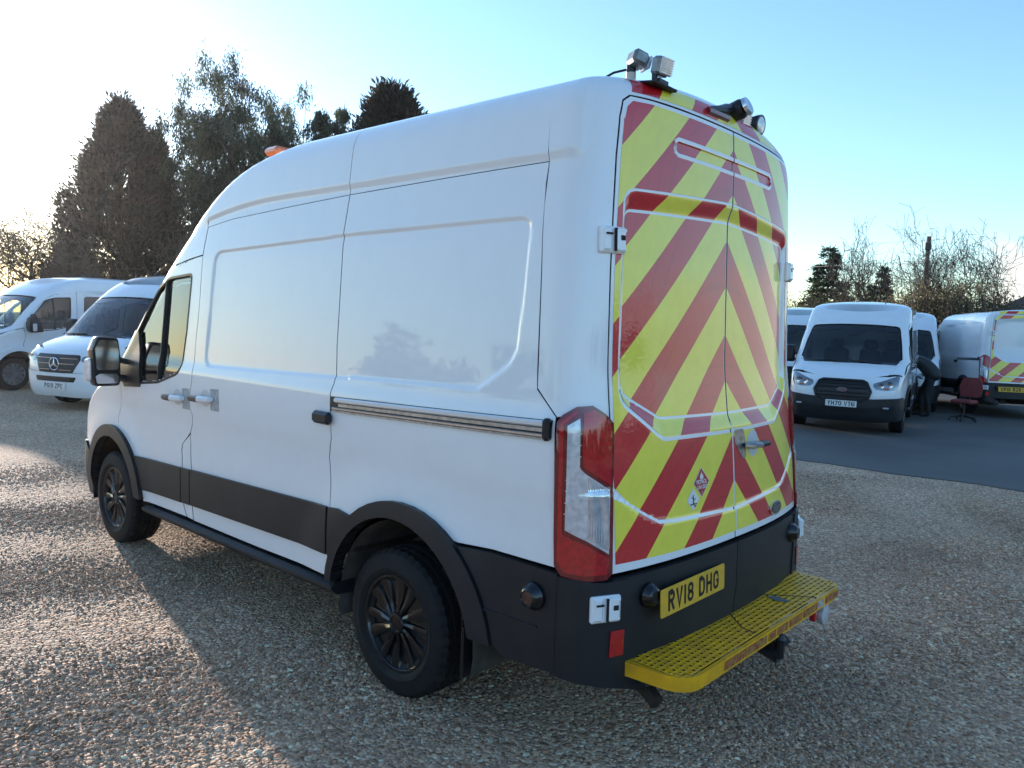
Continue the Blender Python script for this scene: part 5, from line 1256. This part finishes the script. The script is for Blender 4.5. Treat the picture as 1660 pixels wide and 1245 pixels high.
def conifer(name, label, az, d, h, r, seed, n=52000, shape='cone', cols=CON, lsz=1.):
    rs_ = np.random.RandomState(seed); x0, y0 = az_pt(az, d); t = empty(name, label, 'tree', (x0, y0, 0))
    MB().tube([(0, 0, -.2), (.05, 0, h*.5), (0, .05, h*.93)], [r*.09, r*.055, .02], 8, cap=False).build('trunk', BARK, t)
    nc = n//34; u = rs_.rand(nc)**.85; ph = rs_.uniform(0, 2*math.pi, nc)
    rad = r*(np.interp(u, [0, .05, .2, .45, .68, .86, .95, 1], [.92, 1, .98, .84, .60, .33, .16, .04]) if shape == 'cone' else np.interp(u, [0, .1, .35, .65, .85, 1], [.75, .95, 1, .85, .55, .12]))
    lump = 1+.10*np.sin(ph*3+u*9+seed)+.08*np.sin(ph*7-u*17)+.07*np.sin(ph*2+u*31); ins = 1-.45*rs_.rand(nc)**2.2
    cx = np.stack([rad*lump*ins*np.cos(ph), rad*lump*ins*np.sin(ph), h*(.02+.97*u)+rs_.normal(size=nc)*.12], 1)
    out = np.stack([np.cos(ph), np.sin(ph), np.full(nc, .75)], 1)
    k = rs_.randint(0, nc, n); P = cx[k]+rs_.normal(size=(n, 3))*np.array([.20, .20, .24])*r/3; D = out[k]+rs_.normal(size=(n, 3))*.55; D[:, 2] += .45
    cm = rs_.choice(len(cols), nc, p=[.5, .35, .15] if len(cols) == 3 else [.6, .4])
    leaves('crown', P, D, rs_.uniform(.16, .42, n)*lsz, rs_.uniform(.06, .13, n)*lsz, cols, cm[k], t, rs_)
    return t
def gum(name, label, az, d, h, r, seed, n=42000, zc=.66, rzf=.33, clumps=46):
    """gum tree: limbs run from a forked trunk to clumps of hanging leaves spread through the crown"""
    rs_ = np.random.RandomState(seed); x0, y0 = az_pt(az, d); t = empty(name, label, 'tree', (x0, y0, 0)); L = []; cen = []
    stems = []
    for k in range(3):
        a = k*2.1+rs_.rand(); e = np.array([math.cos(a), math.sin(a), 0])*r*.28
        pts = [np.array([0, 0, -.2]), e*.3+(0, 0, h*.16), e*.8+(0, 0, h*.36), e*1.15+(0, 0, h*.56), e*1.2+(0, 0, h*.70)]
        pts = [p+rs_.normal(size=3)*.08*i for i, p in enumerate(pts)]; L.append((pts, [h*.020, h*.015, h*.011, h*.008, h*.004], 0)); stems.append(pts)
    while len(cen) < clumps:
        p = rs_.uniform(-1, 1, 3); q = np.linalg.norm(p)
        if q > 1 or q < .25: continue
        c = p*np.array([r, r, h*rzf])+np.array([0, 0, h*zc]); cen.append(c)
        s = stems[rs_.randint(3)]; i = rs_.randint(1, 4); f = rs_.rand(); b0 = s[i]*(1-f)+s[i+1]*f
        if b0[2] > c[2]-.3: b0 = s[1]
        m = (b0+c)/2+rs_.normal(size=3)*.3+np.array([0, 0, -.2]); L.append(([b0, m, c, c+(c-m)*.08], [.06, .045, .028, .01], 1))
        for _ in range(7):
            e = rs_.normal(size=3)*np.array([.7, .7, .55])*r/3.6; L.append(([c+(m-c)*.3*rs_.rand(), c+e*.5+(0, 0, .12), c+e], [.022, .015, .006], 2))
    wood('trunk', L, BARKP, t, 0, 0); wood('limbs', L, BARKP, t, 1, 1); wood('branches', L, TWIG, t, 2, 2, .010)
    cen = np.array(cen); tw = np.array([q[0][-1] for q in L if q[2] == 2]); k = rs_.randint(0, len(tw), n)
    P = tw[k]+rs_.normal(size=(n, 3))*np.array([.21, .21, .30])*r/3.6; P[:, 2] -= rs_.rand(n)*.35
    D = rs_.normal(size=(n, 3))*.45; D[:, 2] -= 1.0
    cm = rs_.choice(3, len(tw), p=[.5, .35, .15]); leaves('crown', P, D, rs_.uniform(.14, .32, n), rs_.uniform(.04, .075, n), EUC, cm[k], t, rs_)
    return t
def bare(name, label, az, d, h, r, seed, lean=0., levels=5, kids=(6, 5, 4, 3, 3), leafn=0, twig=.009):
    rs_ = np.random.RandomState(seed); x0, y0 = az_pt(az, d); t = empty(name, label, 'tree', (x0, y0, 0))
    L = limbs(rs_, (0, 0, -.2), h*.5, h*.020, .80, levels, list(kids), up=.25, wob=.085, first=.28, ratio=.70)
    Z = max(p[2] for q in L for p in q[0]); X = np.percentile([math.hypot(p[0], p[1]) for q in L for p in q[0]], 99)
    for pts, rad, lv in L:
        for p in pts: p[2] *= h/Z; p[0] = p[0]*r/X+lean*p[2]; p[1] *= r/X
    wood('trunk', L, BARK, t, 0, 1); wood('branches', L, BARK, t, 2, 3, twig); wood('twigs', L, TWIG, t, 4, 9, twig*.8)
    if leafn:
        T_ = np.array([q[0][-1] for q in L if q[2] >= levels-1]); k = rs_.randint(0, len(T_), leafn)
        leaves('last_leaves', T_[k]+rs_.normal(size=(leafn, 3))*.1, rs_.normal(size=(leafn, 3)), rs_.uniform(.05, .10, leafn), .05, BRM, rs_.randint(0, 3, leafn), t, rs_)
    return t
def fir(name, label, az, d, h, r, seed, n=16000):
    rs_ = np.random.RandomState(seed); x0, y0 = az_pt(az, d); t = empty(name, label, 'tree', (x0, y0, 0))
    MB().tube([(0, 0, -.2), (0, 0, h)], [.14, .015], 7, cap=False).build('trunk', BARK, t)
    b = MB(); PP = []; DD = []
    for z in np.arange(h*.12, h*.99, .30):
        R_ = r*(1-z/h)**.8+.1
        for j in range(6):
            a = rs_.uniform(0, 6.28); L_ = R_*rs_.uniform(.65, 1.1); e = np.array([math.cos(a), math.sin(a), 0])
            pts = [np.array([0, 0, z])+e*L_*s+np.array([0, 0, .12*L_*math.sin(s*2.4)-.22*L_*s*s]) for s in (0, .4, .75, 1)]
            b.tube(pts, [.03, .02, .012, .005], 3, cap=False); m = max(6, int(n/(6*h/.30)*L_/r*1.3))
            s = rs_.rand(m)**.7; pp = np.array([np.interp(s, (0, .4, .75, 1), [q[i] for q in pts]) for i in range(3)]).T
            PP.append(pp+rs_.normal(size=(m, 3))*.05); dd = e+rs_.normal(size=(m, 3))*.6; dd[:, 2] += .1; DD.append(dd)
    b.build('branches', BARK, t); P = np.concatenate(PP); m = len(P)
    leaves('crown', P, np.concatenate(DD), rs_.uniform(.14, .34, m), rs_.uniform(.04, .08, m), FIR, rs_.choice(2, m, p=[.6, .4]), t, rs_); return t
def bush(name, label, az, d, h, r, seed, n=9000, twigs=260, cols=BRM, cat='bush', group=None):
    rs_ = np.random.RandomState(seed); x0, y0 = az_pt(az, d); t = empty(name, label, cat, (x0, y0, 0), group=group)
    b = MB(); tips = []
    for k in range(twigs):
        a = rs_.uniform(0, 6.28); q = rs_.rand()**.6*r; p0 = np.array([q*.8*math.cos(a), q*.8*math.sin(a), 0]); e = np.array([math.cos(a+rs_.normal()), math.sin(a+rs_.normal()), 0])*rs_.uniform(.2, .9)
        H_ = h*rs_.uniform(.55, 1.08)*math.sqrt(max(.15, 1-(q/r)**2*.7)); pts = [p0+e*s*.8+np.array([0, 0, H_*math.sin(s*2.0)/.94]) for s in (0, .3, .6, .9, 1.15)]
        b.tube(pts, [.018, .014, .011, .009, .006], 3, cap=False); tips += pts[1:]
    b.build('stems', TWIG, t); T_ = np.array(tips); k = rs_.randint(0, len(T_), n)
    leaves('foliage', T_[k]+rs_.normal(size=(n, 3))*.18, rs_.normal(size=(n, 3)), rs_.uniform(.07, .16, n), rs_.uniform(.03, .07, n), cols, rs_.choice(len(cols), n), t, rs_); return t
# left: big conifer, gum trees, dark conifer top, bare tree against the sun
conifer('cypress_tree', 'broad dark cypress standing left of the near van', -20.8, 46, 12.4, 3.2, 11, 52000)
conifer('cypress_tree', 'narrow conifer grown into the right side of the broad cypress', -22.8, 47, 11.3, 2.0, 14, 22000)
conifer('cypress_tree', 'low dark conifer at the left foot of the broad cypress', -18.1, 45, 4.4, 1.6, 12, 16000, 'round')
gum('gum_tree', 'tall open gum tree with drooping grey green leaves behind the van roof', -28.7, 44, 15.2, 3.5, 5, 80000, .66, .33, 56)
gum('gum_tree', 'smaller gum tree to the right of the tall one', -34.2, 43, 13.9, 1.25, 6, 24000, .74, .25, 22)
conifer('cypress_tree', 'dark rounded conifer top showing above the van roof', -38.5, 40, 13.2, 3.2, 13, 46000, 'round')
bare('bare_tree', 'fine twigged bare tree with the low sun behind it at the left edge', -15.7, 42, 7.3, 4.2, 21, levels=5, kids=(9, 7, 5, 3, 3), twig=.013)
bare('bare_tree', 'bare tree seen through the cab window of the near van', -24.6, 33, 6.4, 2.4, 22, levels=4, kids=(8, 6, 5, 3))
# right: firs, two bare trees, brambles
fir('fir_tree', 'feathery green fir tree behind the YH70 van', -69.9, 43, 6.4, 2.3, 31, 30000)
fir('fir_tree', 'smaller fir between the bare trees', -73.2, 43, 5.4, 1.5, 32, 15000)
bare('bare_tree', 'bare spreading tree left of the telegraph pole', -72.8, 38, 7.2, 2.6, 23, kids=(7, 6, 4, 3, 3))
bare('bare_tree', 'bare leaning tree right of the telegraph pole', -77.9, 36, 7.3, 2.8, 27, lean=.04, kids=(7, 6, 5, 3, 3))
G = 'brambles along the back fence'
for i, (az, d, h, r) in enumerate(((-68.3, 40, 3.4, 1.9), (-70.6, 38, 3.1, 1.9), (-72.9, 37, 3.2, 1.8), (-74.9, 34, 3.2, 1.8), (-76.6, 33, 3.6, 1.8), (-78.6, 33, 3.5, 1.8), (-80.7, 34, 3.1, 1.9))):
    lab = ['dark bush at the left end of the bramble row', 'bush below the feathery fir', 'brown bush between the two firs', 'straw coloured bramble left of the telegraph pole', 'brown bramble at the foot of the telegraph pole', 'tall bramble right of the telegraph pole', 'bramble at the right end of the row'][i]
    bush('bramble_bush', lab, az, d, h, r, 40+i, n=12000, twigs=420, cols=BRM if i > 2 else [FIR[1], BRM[1], BRM[0]], group=G)
# wood behind the camera that the paintwork reflects
def woodland():
    rs_ = np.random.RandomState(77); n = 26000; s = rs_.rand(n); P = np.zeros((n, 3))
    k = s < .6
    P[k] = np.stack([-70+(s[k]/.6)*170, 82+rs_.normal(size=k.sum())*2+4*np.sin(s[k]*40), np.zeros(k.sum())], 1)
    k = ~k; P[k] = np.stack([-74+rs_.normal(size=k.sum())*2+4*np.sin(s[k]*50), -70+((s[k]-.6)/.4)*150, np.zeros(k.sum())], 1)
    top = 6.0+2.2*np.sin(s*57)+1.8*np.sin(s*131+1)+1.2*np.sin(s*273); P[:, 2] = rs_.rand(n)**.8*top
    o = leaves('woodland', P, rs_.normal(size=(n, 3)), rs_.uniform(.9, 1.9, n), rs_.uniform(.5, 1.0, n), FIR+[BRM[1]], rs_.randint(0, 3, n), None, rs_)
    tag(o, 'distant line of trees reflected in the van panels', 'woodland', kind='stuff')
woodland()
# ------------------------------------------------------------------ parked vans
def parked(name, label, loc, rz, **k): return build_transit(name, label, lod=1, loc=(*loc, 0), rz=R(rz), paint=WHITE2, **k)[1]
def copy_tree(o, parent=None, skip=()):
    c = o.copy(); C.objects.link(c); c.parent = parent
    for ch in list(o.children):
        if ch.name.split('.')[0] not in skip: copy_tree(ch, c, skip)
    return c
def again(src, label, loc, rz, cat='van', group=None, skip=('number_plate',)):
    c = copy_tree(src, None, skip); c.location = (*loc, 0); c.rotation_euler = (0, 0, R(rz)); c['label'] = label; c['category'] = cat
    if group: c['group'] = group
    elif 'group' in c: del c['group']
    return c
yh = parked('parked_van', 'white van facing the camera on the asphalt, plate YH70 VTU', (3.06, -15.17), 102.5, H=2.50, high=False, plates=('YH70 VTU', None), mirrors=(-1,))
again(yh, 'white van nose showing behind the person in black, right of the YH70 van', (4.0, -20.3), 107)
again(yh, 'sliver of white van between the near van and the YH70 van', (5.8, -19.0), 101)
parked('chevron_van', 'white van with chevron rear frame and white door panels, plate CP16 RZK', (.79, -18.4), -60, H=2.50, high=False, rear='part', plates=(None, 'CP16 RZK'), front=False)
parked('parked_van', 'white van with black three pointed star grille at the left', (13.45, -5.24), 112, H=2.56, high=False, style='sprinter', mouldings=False, plates=('PG19 ZPC', None))
mini = parked('minibus', 'white minibus with passenger windows directly behind the star grille van', (17.4, -4.65), 103, H=2.50, high=False, mouldings=False, side_windows=True, front=False, cat='minibus')
again(mini, 'farthest white minibus, cut by the left edge of the picture', (22.2, -6.4), 103, 'minibus')
for i, (x, y, a) in enumerate(((-1.5, 17.5, -96), (3.6, 18.2, -92), (9.5, 18.0, -86))):
    again(mini, ['white minibus mirrored in the rear side panel of the near van', 'white minibus mirrored in the sliding door of the near van', 'white minibus mirrored near the cab door of the near van'][i], (x, y), a, 'minibus', 'vans parked behind the photographer')
# ------------------------------------------------------------------ pole, wires, fence, house, chair, person
px, py = az_pt(-75.8, 35)
pole = empty('telegraph_pole', 'weathered wooden telegraph pole rising above the brambles', 'pole', (px, py, 0))
wd_ = mat('pole_wood', (.13, .10, .075), .9, var=(5, .8, (.20, .17, .14)))
MB().tube([(0, 0, -.3), (0, 0, 5.85)], [.115, .08], 10).build('shaft', wd_, pole)
MB().box((0, 0, 5.45), (.18, .26, .32), bev=.03).build('junction_box', mat('pole_box', (.08, .075, .07), .7), pole)
MB().box((0, 0, 5.2), (.05, .5, .05)).build('step_iron', GALV, pole, smooth=False)
for i, (z0, az, d, z1) in enumerate(((5.7, -55, 60, 7.9), (4.9, -55, 60, 6.4))):
    x1, y1 = az_pt(az, d); pts = []
    for k in range(13):
        t = k/12; pts.append((px+(x1-px)*t, py+(y1-py)*t, z0+(z1-z0)*t-1.0*t*(1-t)))
    o = MB().tube(pts, .007, 4).build('overhead_wire', BLACK); tag(o, ['upper overhead wire running left from the telegraph pole', 'lower overhead wire running left from the telegraph pole'][i], 'wire', 'overhead wires')
fence = empty('board_fence', 'brown wooden board fence behind the parked vans', 'fence', (0, -27, 0))
fm_ = mat('fence_wood', (.19, .125, .075), .85, var=(4, .8, (.27, .19, .12)), bump=(25, .4, .01))
proto = None
for i in range(72):
    x = -3.5+i*.145
    if proto is None: proto = MB().box((0, 0, 0), (.138, .018, 1.72), bev=.004).build('board', fm_, fence, smooth=False); o = proto
    else: o = proto.copy(); C.objects.link(o)
    o.parent = fence; o.location = (x, random.uniform(-.006, .006), .90+random.uniform(-.01, .01)); o.rotation_euler = (0, random.uniform(-.006, .006), 0)
for z in (.35, 1.62): MB().box((1.65, .035, z), (10.6, .045, .09)).build('rail', fm_, fence, smooth=False)
for i in range(6): MB().box((-3.5+i*2.03, .09, .95), (.10, .10, 1.95)).build('post', fm_, fence, smooth=False)
hx, hy = az_pt(-83.5, 52)
house = empty('bungalow', 'dark tiled bungalow roof beyond the brambles at the right edge', 'house', (hx, hy, 0), R(10))
MB().box((0, 0, 1.4), (9, 7, 2.8)).build('wall', mat('render_wall', (.42, .36, .30), .9, var=(2, .5, (.33, .28, .23))), house, smooth=False)
b = MB(); b.add([(-4.9, -3.9, 2.7), (4.9, -3.9, 2.7), (4.9, 3.9, 2.7), (-4.9, 3.9, 2.7), (-2.0, 0, 4.4), (2.0, 0, 4.4)], [[0, 1, 5, 4], [2, 3, 4, 5], [1, 2, 5], [3, 0, 4], [3, 2, 1, 0]]); b.build('roof', mat('roof_tile', (.055, .042, .038), .85, var=(9, .8, (.09, .06, .05)), bump=(20, .6, .03)), house, smooth=False)
# red office chair
chair = empty('office_chair', 'faded red office chair standing by the chevron van', 'chair', (1.15, -15.7, .012), R(80)); chair.scale = (.92,)*3
red_ = mat('faded_red', (.20, .035, .035), .8, var=(9, .6, (.28, .06, .055)))
b = MB(); b.box((0, 0, .46), (.46, .46, .09), bev=.035); b.build('seat', red_, chair)
P_ = rnd([(-.22, .56), (.22, .56), (.25, .80), (.19, 1.02), (-.19, 1.02), (-.25, .80)], .07)
b = MB(); b.prism(P_, (-.24, 0, 0), (0, 1, 0), (-.08, 0, 1), (-1, 0, 0), .06); b.build('backrest', red_, chair, sharp=40)
MB().tube([(-.1, 0, .40), (-.27, 0, .44), (-.31, 0, .62)], .018, 6).build('back_bracket', BLACK, chair)
MB().tube([(0, 0, .10), (0, 0, .42)], [.03, .022], 8).build('column', BLACK, chair)
for k in range(5):
    a = R(72*k+12); c_, s_ = math.cos(a), math.sin(a)
    lg = MB().tube([(0, 0, .12), (.29*c_, .29*s_, .075)], [.028, .016], 6).build('leg', BLACK, chair)
    MB().lathe([(0, -.018), (.026, -.016), (.028, 0), (.026, .016), (0, .018)], 12, mat4=frame((.29*c_, .29*s_, .03), (c_, s_, 0), (0, 0, 1), (s_, -c_, 0))).build('castor', BLACK, lg)
# person bent over beside the van
def skin(name, nodes, edges, m, parent, sub=2, root=0):
    me = bpy.data.meshes.new(name); me.from_pydata([n[0] for n in nodes], edges, []); me.materials.append(m)
    o = bpy.data.objects.new(name, me); C.objects.link(o); o.parent = parent
    md = o.modifiers.new('skin', 'SKIN'); md.use_smooth_shade = True
    for i, n in enumerate(nodes):
        r = n[1]; me.skin_vertices[0].data[i].radius = r if isinstance(r, tuple) else (r, r)
    me.skin_vertices[0].data[root].use_root = True
    o.modifiers.new('sub', 'SUBSURF').levels = sub; o.modifiers['sub'].render_levels = sub
    return o
skin_m = mat('skin', (.48, .27, .20), .55, spec=.4); coat_m = mat('black_quilt', (.012, .013, .017), .55, bump=(7, .3, .02)); trou_m = mat('dark_trousers', (.014, .015, .018), .8); hair_m = mat('dark_hair', (.025, .018, .013), .6)
pxx, pyy = 1.98, -15.9
person = empty('person', 'person in a black puffer jacket bent forward beside the YH70 van', 'person', (pxx, pyy, .012), R(14))
# local frame: faces +x, left +y
nodes = [((-.12, 0, .93), (.15, .13)), ((-.05, 0, 1.05), (.15, .14)), ((.10, 0, 1.20), (.17, .14)), ((.26, 0, 1.27), (.17, .12)), ((.36, 0, 1.28), .065), ((.44, 0, 1.24), .06),
 ((-.10, .10, .86), .105), ((-.02, .12, .50), .075), ((-.10, .13, .12), .05), ((-.09, .13, .05), .045), ((.10, .14, .035), .035),
 ((-.10, -.10, .86), .105), ((.10, -.13, .50), .075), ((.06, -.14, .12), .05), ((.07, -.14, .05), .045), ((.25, -.15, .035), .035),
 ((.28, .20, 1.22), .075), ((.40, .27, .98), .055), ((.58, .22, .82), .04), ((.28, -.20, 1.22), .075), ((.42, -.27, .99), .055), ((.62, -.20, .86), .04)]
edges = [(0, 1), (1, 2), (2, 3), (3, 4), (4, 5), (0, 6), (6, 7), (7, 8), (8, 9), (9, 10), (0, 11), (11, 12), (12, 13), (13, 14), (14, 15), (3, 16), (16, 17), (17, 18), (3, 19), (19, 20), (20, 21)]
skin('body', nodes, edges, trou_m, person)
skin('puffer_jacket', [((-.20, 0, .80), (.22, .20)), ((-.12, 0, .97), (.225, .19)), ((.0, 0, 1.12), (.225, .18)), ((.16, 0, 1.23), (.225, .175)), ((.28, 0, 1.27), (.20, .15)), ((.35, 0, 1.285), .09), ((.28, .22, 1.21), .105), ((.40, .29, .98), .085), ((.55, .23, .845), .06), ((.28, -.22, 1.21), .105), ((.42, -.29, .99), .085), ((.59, -.21, .885), .06)],
     [(0, 1), (1, 2), (2, 3), (3, 4), (4, 5), (4, 6), (6, 7), (7, 8), (4, 9), (9, 10), (10, 11)], coat_m, person)
for s_, hx_ in ((1, (.58, .22, .82)), (-1, (.62, -.20, .86))):
    h0 = np.array(hx_); nd = [(tuple(h0), (.030, .022)), (tuple(h0+(.06, -.01*s_, -.05)), (.038, .018))]; ed = [(0, 1)]
    for q in range(4):
        bq = h0+(.095, (-.03+.02*q)*1.0, -.075); nd += [(tuple(bq), .010), (tuple(bq+(.03, 0, -.03)), .009), (tuple(bq+(.035, 0, -.058)), .008)]; k = len(nd); ed += [(1, k-3), (k-3, k-2), (k-2, k-1)]
    nd += [(tuple(h0+(.05, -.04*s_, -.03)), .010), (tuple(h0+(.085, -.055*s_, -.06)), .009)]; ed += [(0, len(nd)-2), (len(nd)-2, len(nd)-1)]
    skin('hand', nd, ed, skin_m, person, 1)
hd = MB(); hT = Matrix.Translation((.50, 0, 1.20)) @ Matrix.Rotation(R(115), 4, 'Y')
V = []; F = []
for i in range(13):
    for j in range(16):
        a, b_ = math.pi*i/12, 2*math.pi*j/16; x, y, z = math.sin(a)*math.cos(b_), math.sin(a)*math.sin(b_), math.cos(a)
        kx = .098+(.012 if z < 0 and x > 0 else 0); p = Vector((x*kx, y*.076, z*.118)); 
        if z < -.2: p.x *= .9; p.y *= 1+.22*(z+.2)
        V.append(hT @ p)
for i in range(12):
    for j in range(16): F.append([i*16+j, i*16+(j+1) % 16, (i+1)*16+(j+1) % 16, (i+1)*16+j])
hd.add(V, F); head = hd.build('head', skin_m, person)
b = MB(); b.tube([hT @ Vector((.095, 0, .01)), hT @ Vector((.118, 0, -.025)), hT @ Vector((.10, 0, -.035))], [.010, .016, .012], 6); b.build('nose', skin_m, head)
for s_ in (1, -1):
    MB().lathe([(0, -.010), (.010, 0), (0, .010)], 10, mat4=hT @ Matrix.Translation((.088, .032*s_, .012))).build('eye', INK, head)
    MB().lathe([(0, -.012), (.022, -.006), (.026, .004), (0, .010)], 10, mat4=hT @ Matrix.Translation((.0, .078*s_, -.01)) @ Matrix.Rotation(R(90), 4, 'X')).build('ear', skin_m, head)
MB().box(hT @ Vector((.094, 0, -.062)), (.012, .045, .012)).build('mouth', mat('lips', (.36, .14, .12), .5), head)
V2 = []; F2 = []
for i in range(9):
    for j in range(16):
        a, b_ = math.pi*.62*i/8, 2*math.pi*j/16; x, y, z = math.sin(a)*math.cos(b_), math.sin(a)*math.sin(b_), math.cos(a)
        if x > 0: z = max(z, .35)
        V2.append(hT @ Vector((x*.106-.006, y*.086, z*.128)))
for i in range(8):
    for j in range(16): F2.append([i*16+j, i*16+(j+1) % 16, (i+1)*16+(j+1) % 16, (i+1)*16+j])
MB().add(V2, F2).build('hair', hair_m, head)

# ------------------------------------------------------------------ thin winter air
hz = MB(); hz.box((50, 0, 8.5), (504, 404, 19)); hzo = hz.build('haze', mat('haze_shell', (1, 1, 1)), smooth=False); tag(hzo, kind='stuff')
hm = bpy.data.materials.new('haze_air'); hm.use_nodes = True; hn, hl_ = nt(hm); hn.clear(); ho = hn.new('ShaderNodeOutputMaterial'); hv = hn.new('ShaderNodeVolumePrincipled')
hv.inputs['Density'].default_value = .00020; hv.inputs['Color'].default_value = (.95, .95, .97, 1); hv.inputs['Anisotropy'].default_value = .7; hl_.new(hv.outputs[0], ho.inputs['Volume'])
hzo.data.materials.clear(); hzo.data.materials.append(hm)
scn.cycles.volume_bounces = 0
